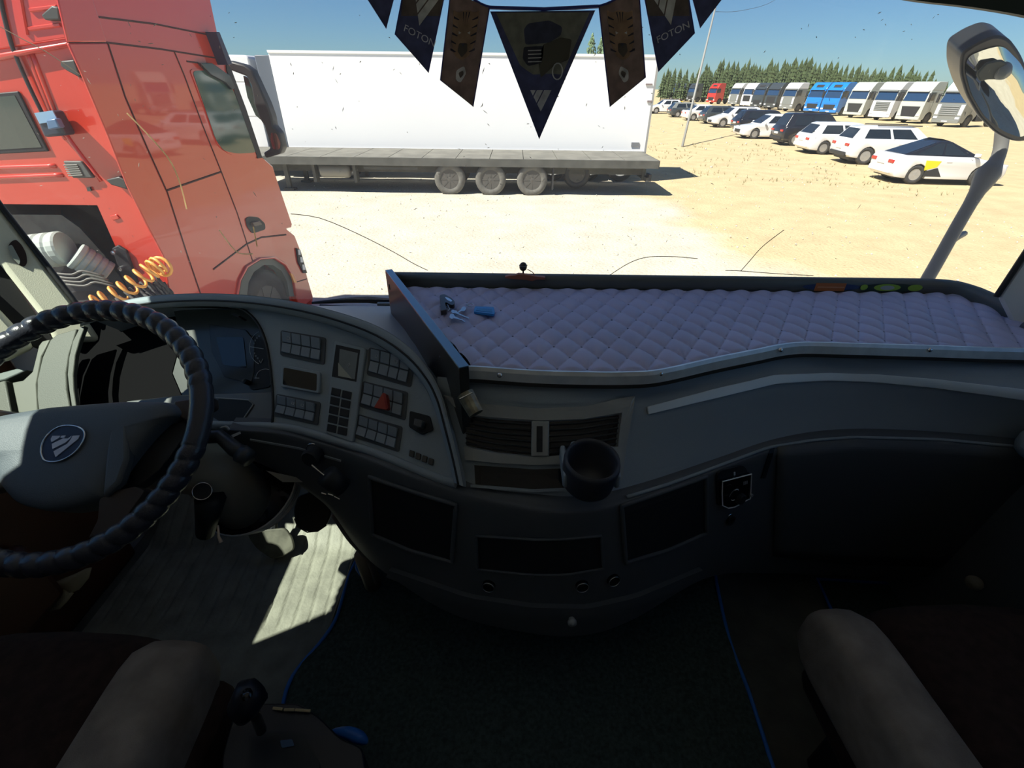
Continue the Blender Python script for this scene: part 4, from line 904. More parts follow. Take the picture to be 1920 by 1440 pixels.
# ================================================================ PENNANTS
def bunting():
    Y = 1.16; K = (Vector((0, Y, 0)), Vector((0, -1, 0)))
    t = thing('pennant_garland', 'dark printed pennant garland hanging across the top centre of the windshield', 'garland', (0.03, Y, .12))
    cord = crom([P(x, y, y=Y) for x, y in ((600, -90), (700, -22), (850, -18), (918, 13), (1020, 17), (1120, 12), (1190, -12), (1340, -20), (1450, -80))], 50)
    mesh('cord', *g_tube(cord, .0022, 6), M['pen_blue'], t, smooth=True)
    mesh('hem', *g_tube([P(916, 14, y=Y - .001), P(1020, 17, y=Y - .001), P(1122, 12, y=Y - .001)], .003, 6), M['pen_blue'], t)
    def pen(name, px, m, lab, par=t):
        o = slab(name, px, K, 0, .0016, m, par, label=lab)
        bo = [PP(x, y, K, .0012) for x, y in px]
        mesh('pennant_edge', *g_tube(bo, .0014, 5, closed=True), M['pen_blue'], o)
        return o
    def logo(par, c, w_, h_, m, off=.0018, ang=0.0):
        """downward triangle cut into slanted bars"""
        def pt(u, v):
            x, y = (u - .5) * w_, v * h_
            ca, sa = math.cos(ang), math.sin(ang); return (c[0] + x * ca - y * sa, c[1] + x * sa + y * ca)
        def bar(u0, u1, dv=0):
            # bars slant parallel to the left... right edge of the triangle
            out_ = []
            sl = .5
            for u in (u0, u1): out_.append(pt(u, 0))
            # where the slanted lines (going down-left) meet the left edge u = v/2
            def hit(u): v = u; return (u - .5 * v, v)
            a = hit(u1); b = hit(u0)
            out_ += [pt(*a), pt(*b)]
            return out_
        for u0, u1 in ((.02, .26), (.32, .60), (.66, 1.0)):
            slab('logo_bar', bar(u0, u1), K, off, off + .0004, m, par)
    # centre pennant with the lorry picture
    cp = pen('pennant', [(920, 22), (1115, 20), (1011, 260)], M['pen_navy'], 'large centre triangle printed with a lorry and a bar logo')
    slab('print_sky', [(930, 24), (1106, 23), (1054, 140), (1030, 138), (1000, 140), (985, 130), (975, 122)], K, .0017, .0020, M['pen_olive'], cp)
    slab('print_cab', rrect([(982, 55), (990, 44), (1030, 38), (1054, 50), (1052, 66), (1030, 80), (985, 84)], 5), K, .0021, .0024, M['pen_navy'], cp)
    slab('print_grille', rrect([(982, 88), (1020, 86), (1016, 118), (990, 124), (980, 110)], 4), K, .0021, .0024, M['pen_stripe'], cp)
    slab('print_body', rrect([(1018, 84), (1052, 70), (1072, 74), (1066, 112), (1040, 122), (1014, 146), (1010, 120)], 4), K, .0021, .0024, mat('print_sand', (.055, .05, .035), .6), cp)
    cc = PP(1045, 134, K); mesh('print_wheel', *g_tube([cc + Vector((math.cos(a) * .010, -.0024, math.sin(a) * .014)) for a in [k * .45 for k in range(14)]], .0014, 5, closed=True), M['pen_grey'], cp)
    for k_ in range(4): slab('print_slat', [(990, 94 + k_ * 7), (1016, 93 + k_ * 7), (1015, 95 + k_ * 7), (990, 96 + k_ * 7)], K, .0025, .0027, M['pen_grey'], cp)
    logo(cp, (1014, 169), 40, 40, M['pen_grey'])
    # tiger pennants
    for s, px, lab in ((-1, [(845, -14), (918, 13), (887, 200), (826, 150)], 'slanted pennant with a dark tiger print, left of the centre triangle'), (1, [(1123, 12), (1198, -16), (1210, 145), (1144, 200)], 'slanted pennant with a dark tiger print, right of the centre triangle')):
        o = pen('pennant', px, M['pen_brown'], lab)
        def tp(u, v): # u -1..1 across, v 0..1 downwards in the pennant
            cx = (872 if s < 0 else 1164) + (-8 if s < 0 else 6) * (v - .2) * 2
            return (cx + u * 26 * s * -1, 18 + v * 150)
        head = [tp(-.9, .15), tp(-.95, 0.0), tp(-.6, .04), tp(0, .0), tp(.6, .04), tp(.95, 0.0), tp(.9, .2), tp(.85, .40), tp(.5, .58), tp(0, .64), tp(-.5, .58), tp(-.85, .40)]
        slab('tiger_head', rrect(head, 5), K, .0018, .0022, M['pen_tiger'], o)
        for sg in (-1, 1):
            for k_ in range(5):
                v = .08 + k_ * .10
                slab('tiger_stripe', [tp(sg * .88, v), tp(sg * (.45 + .05 * (k_ % 2)), v + .045), tp(sg * .5, v + .055), tp(sg * .88, v + .03)], K, .0023, .0026, M['pen_stripe'], o)
            slab('tiger_eye', [tp(sg * .42, .27), tp(sg * .2, .29), tp(sg * .40, .31)], K, .0027, .003, M['pen_grey'], o)
        slab('tiger_muzzle', rrect([tp(-.3, .42), tp(.3, .42), tp(.35, .52), tp(0, .60), tp(-.35, .52)], 3), K, .0023, .0026, mat('muzzle', (.06, .045, .035), .7), o)
        for k_ in range(3): slab('tiger_stripe', [tp(-.26 + .22 * k_, .03), tp(-.18 + .22 * k_, .03), tp(-.12 + .12 * k_, .17)], K, .0023, .0026, M['pen_stripe'], o)
        slab('tiger_nose', [tp(-.14, .42), tp(.14, .42), tp(0, .47)], K, .0027, .003, M['pen_stripe'], o)
        slab('cub_shape', rrect([tp(-.3, .76), tp(.25, .70), tp(.45, .80), tp(.1, .92), tp(-.25, .88)], 5), K, .0018, .0022, M['pen_grey'], o)
        slab('cub_shape', rrect([tp(-.12, .79), tp(.2, .76), tp(.28, .81), tp(.05, .86)], 3), K, .0023, .0026, M['pen_brown'], o)
    # logo pennants
    for s, px, lab, c, ang, tx in ((-1, [(757, -20), (835, -16), (803, 136), (741, 64)], 'slanted pennant with bar logo and word, second left of the centre', (800, -6), .25, (787, 68)),
                                   (1, [(1206, -18), (1288, -24), (1302, 62), (1235, 134)], 'slanted pennant with bar logo and word, second right of the centre', (1247, -8), -.2, (1262, 61))):
        o = pen('pennant', px, M['pen_navy'], lab)
        slab('print_band', [px[0], px[1], (px[1][0] - (10 if s < 0 else -5), 30), (px[0][0] - (5 if s < 0 else -8), 30)], K, .0017, .0019, M['pen_brown'], o)
        logo(o, c, 46, 56, M['pen_grey'], ang=ang, off=.0020)
        ctr = PP(tx[0], tx[1], K, .0022)
        a = -.42 if s < 0 else .42
        Mx = Matrix.Translation(ctr) @ Matrix.Rotation(-a * -1 if False else a, 4, Vector((0, -1, 0))) @ Matrix.Rotation(math.pi / 2, 4, 'X')
        text_mesh('word', 'FOTON', .0165, Mx, M['pen_grey'], o, depth=.0003, sx=1.15)
    pen('pennant', [(684, -10), (742, -16), (724, 53)], M['pen_navy'], 'small triangle, leftmost of the garland')
    pen('pennant', [(1296, -12), (1360, -10), (1313, 52)], M['pen_navy'], 'small triangle, rightmost of the garland')
bunting()

# ================================================================ DASHBOARD
from mathutils.bvhtree import BVHTree
dash = thing('dashboard', 'dark grey plastic dashboard wrapping from the driver to the passenger side', 'dashboard', (0, .8, -1.0))
ORI['surf'] = Vector((0, 0, 0))
def surf_from(vs, fs): return BVHTree.FromPolygons([tuple(v) for v in vs], fs)
def cast(bvh, px, py):
    r = ray(px, py).normalized(); loc, nrm, idx, dist = bvh.ray_cast(Vector((0, 0, 0)), r)
    if loc is None: return None, None
    if nrm.dot(r) > 0: nrm = -nrm
    return loc, nrm
def lerp_px(pl, n):
    """resample a pixel polyline by arc length"""
    p = [np.array(q, float) for q in pl]; L = [0]
    for a, b in zip(p, p[1:]): L.append(L[-1] + np.linalg.norm(b - a))
    o = []
    for i in range(n):
        s = L[-1] * i / (n - 1); k = max(j for j in range(len(L)) if L[j] <= s + 1e-9); k = min(k, len(p) - 2)
        f = (s - L[k]) / (L[k + 1] - L[k] + 1e-9); o.append(p[k] * (1 - f) + p[k + 1] * f)
    return o
def patch_geo(bvh, top, bot, off0, off1, nc=16, nr=4):
    """a thin shell laid on a real curved surface between two measured outlines"""
    tp, bt = lerp_px(top, nc), lerp_px(bot, nc); g = []; gb = []
    for i in range(nr):
        ra = []; rb = []
        for j in range(nc):
            q = tp[j] * (1 - i / (nr - 1)) + bt[j] * (i / (nr - 1)); l, n = cast(bvh, q[0], q[1])
            if l is None: return [], []
            ra.append(l + n * off1); rb.append(l + n * off0)
        g.append(ra); gb.append(rb)
    vs = [p for r in g for p in r] + [p for r in gb for p in r]; N = nr * nc; fs = []
    for i in range(nr - 1):
        for j in range(nc - 1):
            a = i * nc + j; fs.append((a, a + 1, a + nc + 1, a + nc)); fs.append((N + a, N + a + nc, N + a + nc + 1, N + a + 1))
    for j in range(nc - 1):
        fs.append((j, N + j, N + j + 1, j + 1)); b = (nr - 1) * nc + j; fs.append((b, b + 1, N + b + 1, N + b))
    for i in range(nr - 1):
        a = i * nc; fs.append((a, a + nc, N + a + nc, N + a)); b = i * nc + nc - 1; fs.append((b, N + b, N + b + nc, b + nc))
    return vs, fs
def patch(name, bvh, top, bot, off0, off1, m, parent=dash, nc=16, nr=4, **k):
    vs, fs = patch_geo(bvh, top, bot, off0, off1, nc, nr)
    if not vs: print('PATCH MISS', name); return None
    return mesh(name, vs, fs, m, parent, smooth=True if k.pop('smooth', False) else False, **k)
def grid_rows(rows, n_u=60, n_v=40):
    """rows of 3d control points -> smooth fine grid"""
    R = [crom(r, n_u) for r in rows]; cols = []
    for j in range(n_u): cols.append(crom([R[i][j] for i in range(len(R))], n_v))
    return [[cols[j][i] for j in range(n_u)] for i in range(n_v)]
# passenger-side upper surface
cx = [820, 900, 1000, 1100, 1200, 1335, 1460, 1580, 1750, 1960]
def rowz(ys, z): return [P(x, y, z=(z if not isinstance(z, (list, tuple)) else z[i])) for i, (x, y) in enumerate(zip(cx, ys))]
U = [rowz([706, 714, 722, 722, 714, 692, 667, 662, 668, 676], -.490),
     rowz([730, 742, 752, 750, 738, 714, 692, 684, 695, 717], -.512),
     rowz([746, 764, 772, 772, 767, 742, 715, 705, 718, 746], -.530),
     rowz([820, 848, 858, 860, 842, 806, 772, 760, 768, 790], -.595),
     rowz([896, 928, 938, 942, 918, 870, 829, 811, 815, 832], -.655)]
gU = grid_rows(U, 70, 40)
vsU, fsU = g_loft(gU); UP = surf_from(vsU, fsU)
mesh('passenger_dash', vsU, fsU, M['dash'], dash, smooth=True)
# lower console
TX = [(430, 802), (520, 806), (600, 824), (640, 836), (700, 857), (760, 881), (860, 914), (1000, 946), (1100, 949), (1190, 927), (1330, 880), (1445, 838), (1600, 819), (1760, 823), (1960, 842)]
TZ = [-.60, -.60, -.61, -.615, -.62, -.63, -.645, -.650, -.650, -.650, -.652, -.652, -.652, -.652, -.652]
BX = [(445, 850), (530, 890), (600, 938), (628, 968), (668, 1024), (722, 1074), (850, 1152), (1000, 1188), (1100, 1190), (1190, 1160), (1330, 1082), (1445, 1075), (1600, 1080), (1760, 1085), (1960, 1095)]
BZ = [-.68, -.72, -.78, -.82, -.88, -.93, -.97, -.99, -.99, -.98, -1.0, -1.12, -1.15, -1.15, -1.15]
r0 = [P(x, y, z=z) for (x, y), z in zip(TX, TZ)]; r3 = [P(x, y, z=z) for (x, y), z in zip(BX, BZ)]
r1 = []; r2 = []
for a, b in zip(r0, r3):
    r1.append(a + (b - a) * .12 + Vector((0, -.012, .006))); r2.append(a + (b - a) * .75 + Vector((0, -.012, 0)))
rt = [a + Vector((0, .03, .004)) for a in r0]
gL = grid_rows([rt, r0, r1, r2, r3], 80, 40)
vsL, fsL = g_loft(gL); LO = surf_from(vsL, fsL)
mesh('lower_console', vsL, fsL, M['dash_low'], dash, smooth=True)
bk = [[p for p in gL[-1]], [p + Vector((0, .45, .02)) for p in gL[-1]]]
mesh('console_underside', *g_loft(bk), M['dark'], dash)
# silver strip
patch('silver_strip', UP, [(1212, 763), (1335, 731), (1450, 704), (1550, 699), (1640, 702), (1750, 711), (1860, 724), (1950, 736)], [(1214, 777), (1335, 748), (1455, 719), (1550, 713), (1640, 716), (1750, 726), (1860, 740), (1950, 753)], .001, .005, M['strip'], nc=50, nr=3, bevel=.0012)
rp_ = []
for q in lerp_px([(1175, 929), (1250, 906), (1330, 877), (1440, 836), (1520, 823), (1600, 817), (1760, 821), (1945, 838)], 50):
    l, n = cast(LO, q[0], q[1] + 3)
    if l: rp_.append(l + n * .001)
mesh('ridge_highlight', *g_tube(rp_, .0035, 8), M['dash'], dash, smooth=True)  # lighter tube paints the highlight along the ridge
# groove and ledge above the glove compartment
patch('glove_lid_gap', LO, [(1443, 842), (1452, 840)], [(1426, 896), (1434, 896)], .0005, .002, M['rubber'], nc=3, nr=8)
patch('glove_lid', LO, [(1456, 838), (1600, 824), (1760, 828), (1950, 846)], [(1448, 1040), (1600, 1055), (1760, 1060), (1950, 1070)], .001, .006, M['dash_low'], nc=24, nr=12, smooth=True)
# centre bezel
bz = MB()
def bp_(top, bot, nc=20, nr=4): bz.add(*patch_geo(UP, top, bot, .001, .008, nc, nr))
bp_([(834, 740), (900, 757), (1010, 766), (1100, 762), (1189, 745)], [(868, 776), (920, 783), (1010, 789), (1090, 787), (1170, 773)])
bp_([(834, 741), (850, 800), (862, 865), (868, 922)], [(872, 776), (874, 800), (876, 865), (884, 915)], 12, 4)
bp_([(1189, 746), (1180, 790), (1172, 830), (1163, 900)], [(1164, 774), (1160, 800), (1156, 835), (1148, 900)], 12, 4)
bp_([(873, 837), (930, 850), (1010, 857), (1080, 852), (1160, 836)], [(875, 862), (930, 868), (1010, 872), (1080, 868), (1156, 856)])
bp_([(882, 912), (1000, 922), (1080, 920), (1150, 905)], [(868, 925), (1000, 936), (1090, 935), (1155, 918)])
bz.build('centre_bezel', M['bezel'], dash)
for nm, a, b in (('air_vent', [(875, 779), (920, 786), (996, 791)], [(875, 835), (930, 847), (996, 854)]), ('air_vent', [(1030, 791), (1090, 788), (1160, 778)], [(1030, 855), (1080, 851), (1153, 836)])):
    v = patch(nm, UP, a, b, .0005, .0015, M['gloss'])
    for k_ in range(6):
        s = (k_ + .5) / 6
        pl = [(a[i][0] * (1 - s) + b[i][0] * s, a[i][1] * (1 - s) + b[i][1] * s) for i in range(3)]
        pts = []
        for q in lerp_px(pl, 10):
            l, n = cast(UP, q[0], q[1]); pts.append(l + n * .004)
        mesh('vent_slat', *g_tube(pts, .0022, 5), M['dark'], v)
patch('vent_control', UP, [(997, 790), (1029, 791)], [(996, 856), (1028, 856)], .002, .012, M['bezel'], nc=4, nr=6, bevel=.002)
patch('vent_control_slot', UP, [(1006, 800), (1017, 800)], [(1006, 848), (1017, 848)], .012, .013, M['dark'], nc=3, nr=4)
patch('radio_slot', UP, [(890, 872), (1000, 880), (1060, 878)], [(892, 908), (1000, 917), (1060, 914)], .0006, .002, M['gloss'])
patch('radio_slot_rim', UP, [(886, 908), (1000, 917), (1075, 914)], [(886, 913), (1000, 922), (1075, 919)], .002, .010, M['dash'])
# cup holder
def cup():
    t = thing('cup_holder', 'dark plastic ring cup holder clipped to the centre vent', 'cup holder', tuple(P(1105, 900, d=.80)))
    c = P(1110, 866, d=.80); r = .046; ax = Vector((0.05, -.12, 1)).normalized()
    prof = [(0, -.054), (r * .80, -.054), (r * .88, 0.0), (r * .92, 0.006), (r * 1.0, .010), (r * 1.06, .0), (r * 1.05, -.02), (r * .98, -.05), (r * .80, -.062), (0, -.062)]
    mesh('holder_ring', *g_lathe(prof, c, ax, 32), mat('cup_plastic', (.045, .048, .062), .4), t, smooth=True)
    mesh('holder_clip', *g_box(c + Vector((0, .056, -.022)), (.062, .025, .03)), M['dash'], t, bevel=.008)
    mesh('holder_arm', *g_box(c + Vector((-.044, .02, -.028)), (.010, .08, .03)), M['dash'], t, bevel=.004)
    mesh('holder_arm', *g_box(c + Vector((.044, .02, -.028)), (.010, .08, .03)), M['dash'], t, bevel=.004)
cup()
# bottle-cap like latch at the corner of the bezel
def clip_():
    t = thing('metal_clip', 'small worn pale metal clip under the near end of the side board', 'clip', tuple(P(885, 755, d=.84)))
    a = P(872, 738, d=.850); b = P(893, 776, d=.842)
    mesh('clip_body', *g_tube([a, a + (b - a) * .25, b], [.016, .0155, .014], 14), mat('worn_metal', (.34, .31, .22), .35, metal=.6, var=.4, vscale=60), t, smooth=False)
    mesh('clip_rim', *g_tube([P(862 + 24 * k / 6, 748 - 12 * k / 6, d=.83) for k in range(7)], .0015, 6), M['chrome'], t)
clip_()

# lower console details
def frame_patch(name, top, bot, rim, m_in, m_rim):
    o = patch(name, LO, top, bot, .0006, .0020, m_in, nc=14, nr=8)
    def run(pl):
        pts = []
        for q in lerp_px(pl, 12):
            l, n = cast(LO, q[0], q[1])
            if l: pts.append(l + n * .003)
        return pts
    loop = run(top) + run([top[-1], bot[-1]])[1:] + run(list(reversed(bot)))[1:] + run([bot[0], top[0]])[1:-1]
    mesh('rim', *g_tube(loop, rim, 8, closed=True), m_rim, o, smooth=True)
    return o
frame_patch('open_cubby', [(694, 893), (780, 922), (856, 945)], [(700, 1000), (770, 1030), (848, 1052)], .0045, M['dark'], M['dash_low'])
frame_patch('open_cubby', [(1164, 948), (1240, 922), (1322, 893)], [(1172, 1053), (1250, 1030), (1322, 998)], .0045, M['dark'], M['dash_low'])
frame_patch('ashtray_drawer', [(894, 1003), (1000, 1010), (1060, 1009), (1126, 1003)], [(896, 1066), (1000, 1076), (1060, 1076), (1130, 1064)], .0028, M['dark'], M['dash_low'])
for (x, y) in ((917, 1097), (1091, 1097), (1149, 1086)):
    l, n = cast(LO, x, y)
    s = mesh('power_socket', *g_lathe([(.0135, 0), (.0135, .006), (.0105, .007), (.0100, .001), (.0, .001)], l, n, 22), M['gloss'], dash, smooth=False)
    mesh('chrome_ring', *g_tube([l + n * .007 + (n.orthogonal() * math.cos(a) + n.cross(n.orthogonal()) * math.sin(a)).normalized() * .0118 for a in [k * math.pi / 12 for k in range(24)]], .0009, 6, closed=True), M['chrome'], s, smooth=True)
l, n = cast(LO, 1070, 1150); mesh('pull_knob', *g_lathe([(.006, 0), (.006, .014), (.009, .018), (.009, .024), (0, .027)], l, n, 14), M['bezel'], dash, smooth=True)
patch('lower_ledge', LO, [(735, 1062), (880, 1112), (1000, 1130), (1100, 1132), (1190, 1112), (1310, 1062)], [(730, 1074), (870, 1130), (1000, 1150), (1100, 1151), (1200, 1126), (1320, 1072)], .001, .012, M['dash_low'], nc=30, nr=3)
patch('driver_lower_seam', LO, [(470, 822), (560, 838), (640, 862)], [(470, 825), (560, 841), (640, 865)], .0005, .003, M['dash'], nc=16, nr=3)
# heater control with bright outline
LPK = plane3(cast(LO, 1350, 900)[0], cast(LO, 1405, 895)[0], cast(LO, 1375, 950)[0])
hc = slab('heater_panel', rrect([(1344, 892), (1352, 882), (1394, 872), (1402, 882), (1404, 930), (1345, 950)], 7), LPK, .0, .004, M['dark'], dash, bevel=.001)
oc = [(1355, 903), (1409, 889), (1408, 912), (1407, 935), (1394, 941), (1385, 947), (1377, 951), (1366, 953), (1355, 948), (1354, 925)]
slab('control_plate', oc, LPK, .004, .012, M['gloss'], hc)
mesh('control_outline', *g_tube([PP(x, y, LPK, .0125) for x, y in oc], .0013, 6, closed=True), mat('outline_silver', (1, 1, 1), .4), hc)
mesh('rotary_knob', *g_lathe([(.0125, .012), (.012, .019), (.0105, .0205), (0, .0205)], PP(1378, 928, LPK), LPK[1], 24), M['dark'], hc, smooth=False)
u_ = LPK[1].orthogonal().normalized(); v_ = LPK[1].cross(u_)
def ring_on(pl, px, py, r, off, a0, a1, th, m, par, nm='dial_mark', n=14):
    c = PP(px, py, pl, off); ex = (PP(px + 1, py, pl) - PP(px, py, pl)).normalized(); ey = ex.cross(pl[1]).normalized()
    if ey.z < 0: ey = -ey
    return mesh(nm, *g_tube([c + (ex * math.cos(a0 + (a1 - a0) * k / (n - 1)) + ey * math.sin(a0 + (a1 - a0) * k / (n - 1))) * r for k in range(n)], th, 5), m, par)
ring_on(LPK, 1377, 928, .0145, .0125, math.radians(70), math.radians(200), .0007, M['grey_ink'], hc)
ring_on(LPK, 1378, 926, .0108, .021, math.radians(50), math.radians(130), .0008, M['white_ink'], hc)
ring_on(LPK, 1378, 930, .0108, .021, math.radians(240), math.radians(300), .0008, M['white_ink'], hc)
mesh('push_button', *g_lathe([(.004, .012), (.0038, .016), (0, .0165)], PP(1399, 922, LPK), LPK[1], 14), M['bezel'], hc)
for k_ in range(3): slab('heat_mark', [(1394 + k_ * 3, 904 - k_), (1396 + k_ * 3, 903 - k_), (1396 + k_ * 3, 909 - k_), (1394 + k_ * 3, 910 - k_)], LPK, .012, .0125, M['grey_ink'], hc)
slab('indicator', [(1376, 886), (1379, 885), (1379, 891), (1376, 892)], LPK, .004, .005, M['white_ink'], hc)
sk = mesh('side_socket', *g_lathe([(.012, 0), (.012, .006), (.008, .006), (.008, .002), (0, .002)], PP(1368, 974, LPK), LPK[1], 18), M['dark'], dash)
ring_on(LPK, 1368, 972, .0115, .0065, math.radians(60), math.radians(150), .0009, M['chrome'], sk)

# ---------------------------------------------------------------- instrument binnacle (flat face FP)
FP = plane3(P(500, 590, z=-.435), P(520, 800, z=-.600), P(850, 903, z=-.640))
def fp(name, px, t0, t1, m, par=dash, **k): return slab(name, px, FP, t0, t1, m, par, **k)
crest = [(150, 590), (225, 566), (300, 554), (400, 551), (500, 558), (600, 577), (700, 609), (765, 650), (805, 697), (828, 742), (842, 795), (858, 860), (868, 912)]
lip = [(150, 612), (225, 588), (300, 577), (400, 574), (500, 583), (600, 603), (693, 637), (752, 675), (791, 716), (812, 756), (826, 802), (842, 862), (852, 905)]
back = [PP(x, y, FP, .03) for x, y in crest]; n_ = FP[1]
hood = [[p - n_ * .16 + Vector((0, .02, -.02)) for p in back], [p - n_ * .02 for p in back], back, [PP(x, y, FP, .030) * .5 + PP(a, b, FP, .030) * .5 for (x, y), (a, b) in zip(crest, lip)], [PP(x, y, FP, .016) for x, y in lip], [PP(x, y, FP, -.010) for x, y in lip]]
gH = grid_rows(hood, 60, 22)
mesh('binnacle_hood', *g_loft(gH), M['dash'], dash, smooth=True)
mesh('hood_groove', *g_tube(crom([PP(x * .45 + a * .55, y * .45 + b * .55, FP, .0305) for (x, y), (a, b) in zip(crest, lip)], 50), .0022, 6), M['dark'], dash, smooth=True)
face_px = [(455, 579), (500, 583), (600, 603), (693, 637), (752, 675), (791, 716), (812, 756), (826, 802), (842, 862), (852, 903), (812, 893), (760, 872), (700, 848), (640, 829), (560, 807), (512, 800), (512, 760), (508, 700), (498, 640), (480, 602)]
fp('switch_panel', face_px, -.02, 0, M['dash'])
mesh('lower_lip', *g_tube(crom([PP(x, y, FP, .0) for x, y in [(400, 797), (512, 800), (560, 806), (640, 829), (700, 848), (760, 872), (812, 893), (858, 908)]], 40), .009, 8), M['dash'], dash, smooth=True)
mesh('cluster_edge', *g_tube(crom([PP(x, y, FP, .001) for x, y in [(430, 576), (455, 580), (480, 602), (498, 640), (508, 700), (512, 760), (510, 798)]], 30), .0028, 6), M['rubber'], dash, smooth=True)
# cluster
fp('cavity_shadow', [(140, 600), (325, 583), (338, 640), (322, 700), (340, 742), (240, 752), (150, 778)], -.085, -.075, M['matte_black'])  # black slab paints the shadow over the cluster's left half
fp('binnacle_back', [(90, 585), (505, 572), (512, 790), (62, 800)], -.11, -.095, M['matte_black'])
cl = fp('cluster_lens', [(326, 582), (455, 580), (480, 602), (498, 640), (508, 700), (511, 738), (400, 740), (342, 742), (324, 700), (340, 640)], -.060, -.050, mat('cluster_grey', (.065, .072, .062), .25, coat=.2))
wl_ = [(300, 577), (380, 577), (455, 580), (480, 602), (498, 640), (508, 700), (512, 760)]
mesh('cluster_wall', *g_loft([[PP(x, y, FP, 0) for x, y in wl_], [PP(x, y, FP, -.055) for x, y in wl_]]), M['cream_gray'], dash, smooth=True)
fp('cluster_shade', [(392, 608), (460, 618), (478, 640), (476, 700), (470, 720), (420, 706), (396, 660)], -.0498, -.046, mat('cluster_dark', (.045, .05, .048), .2), cl, bevel=.001)
fp('cluster_display', rrect([(405, 632), (456, 632), (462, 690), (418, 684)], 4), -.046, -.0445, M['screen'], cl)
gg = fp('gauge_face', rrect([(470, 626), (500, 640), (508, 725), (468, 732), (464, 680)], 8), -.0498, -.047, M['dark'], cl)
def arc_px(cx_, cy_, rx, ry, a0, a1, n=14): return [(cx_ + math.cos(math.radians(a0 + (a1 - a0) * k / (n - 1))) * rx, cy_ - math.sin(math.radians(a0 + (a1 - a0) * k / (n - 1))) * ry) for k in range(n)]
for a in (arc_px(494, 652, 26, 32, 110, 250), arc_px(498, 708, 18, 16, 60, 190)):
    mesh('gauge_scale', *g_tube([PP(x, y, FP, -.0462) for x, y in a], .0006, 5), M['white_ink'], gg)
for a in ([(469, 650), (494, 654)], [(477, 709), (486, 709)], [(486, 676), (489, 681), (493, 673)]):
    mesh('gauge_needle', *g_tube([PP(x, y, FP, -.0460) for x, y in a], .0007, 5), M['white_ink'], gg)
for k_ in range(9):
    a = math.radians(115 + k_ * 15); x, y = 494 + math.cos(a) * 19, 652 - math.sin(a) * 24
    fp('scale_number', [(x - 1.5, y - 1.5), (x + 1.5, y - 1.5), (x + 1.5, y + 1.5), (x - 1.5, y + 1.5)], -.0465, -.046, M['grey_ink'], gg)
fp('cluster_sill', [(236, 752), (330, 741), (400, 738), (511, 735), (512, 800), (400, 798), (300, 778), (232, 778)], -.035, -.012, mat('sill_grey', (.16, .17, .17), .3, coat=.2), dash, bevel=.003)
mesh('reset_knob', *g_lathe([(.006, 0), (.0055, .018), (0, .019)], PP(467, 718, FP, -.048), n_, 14), M['dark'], dash)
fp('sill_pocket', [(412, 747), (466, 751), (475, 759), (452, 790), (415, 792), (380, 770)], -.012, -.010, M['dark'])
mesh('pocket_edge', *g_tube([PP(x, y, FP, -.010) for x, y in [(405, 746), (466, 750), (475, 758), (452, 792)]], .0016, 6), M['bezel'], dash)
fp('hood_slot', [(432, 589), (437, 587), (450, 592), (446, 594)], -.03, -.005, M['rubber'])
# the pale left end of the binnacle
fp('pale_ring', [(159, 611), (150, 612), (136, 640), (129, 670), (126, 702), (129, 730), (134, 763), (143, 763), (138, 730), (137, 702), (141, 666), (150, 636)], -.006, .004, M['cream_gray'], dash, bevel=.002)
fp('pale_side_band', [(144, 616), (106, 627), (94, 637), (79, 670), (69, 713), (69, 745), (72, 775), (132, 768), (125, 730), (124, 699), (130, 663)], -.010, -.002, M['cream_gray'], dash, bevel=.003)
fp('pale_corner', [(94, 636), (79, 639), (72, 648), (65, 677), (60, 697), (43, 713), (22, 717), (34, 775), (71, 775), (68, 720), (78, 668)], -.014, -.004, mat('pale_trim', (.15, .16, .13), .5), dash, bevel=.003)
fp('pale_door_end', [(9, 713), (-60, 730), (-60, 780), (22, 780)], -.05, -.01, M['cream_gray'], dash, bevel=.003)
fp('pale_top_end', [(-60, 700), (0, 699), (30, 691), (50, 693), (9, 712), (-60, 728)], -.05, -.012, mat('teal_grey', (.16, .19, .18), .5), dash, bevel=.003)
# ---- switches
def switch_bank(quad, cols, rows, lit=(), skip=(), name='switch'):
    (x0, y0), (x1, y1), (x2, y2), (x3, y3) = quad     # TL TR BR BL
    base = fp('switch_bank', rrect([(x0 - 6, y0 - 4), (x1 + 7, y1 - 3), (x2 + 6, y2 + 6), (x3 - 5, y3 + 4)], 5), .0002, .0022, M['bank'])
    for r in range(rows):
        for c in range(cols):
            def q(u, v):
                u = (c + u) / cols; v = (r + v) / rows
                a = (x0 + (x1 - x0) * u, y0 + (y1 - y0) * u); b = (x3 + (x2 - x3) * u, y3 + (y2 - y3) * u)
                return (a[0] + (b[0] - a[0]) * v, a[1] + (b[1] - a[1]) * v)
            px = [q(.04, .04), q(.96, .04), q(.96, .95), q(.04, .95)]
            pts = [PP(x, y, FP) for x, y in px]
            h0, h1 = (.010, .005) if r == 0 else (.005, .008)
            if rows == 1: h0, h1 = .008, .006
            vs = [p + n_ * .002 for p in pts] + [pts[0] + n_ * h0, pts[1] + n_ * h0, pts[2] + n_ * h1, pts[3] + n_ * h1]
            o = mesh(name, vs, [(0, 1, 2, 3), (7, 6, 5, 4), (0, 4, 5, 1), (1, 5, 6, 2), (2, 6, 7, 3), (3, 7, 4, 0)], M['sw'], base, bevel=.0012)
            if (r, c) in lit:
                cc = [q(.40, .35), q(.62, .37), q(.60, .62), q(.38, .6)]
                hm = h0 * .5 + h1 * .5
                pp = [PP(x, y, FP, hm + .0002) for x, y in cc]
                mesh('switch_symbol', *g_tube(pp, .0006, 5, closed=True), M['white_ink'], base)
    return base
M['bank'] = mat('bank_recess', (.07, .08, .09), .6)
M['sw'] = mat('switch_plastic', (.24, .29, .34), .38)
switch_bank([(532, 623), (604, 636), (602, 678), (530, 662)], 4, 2, lit=((0, 0),))
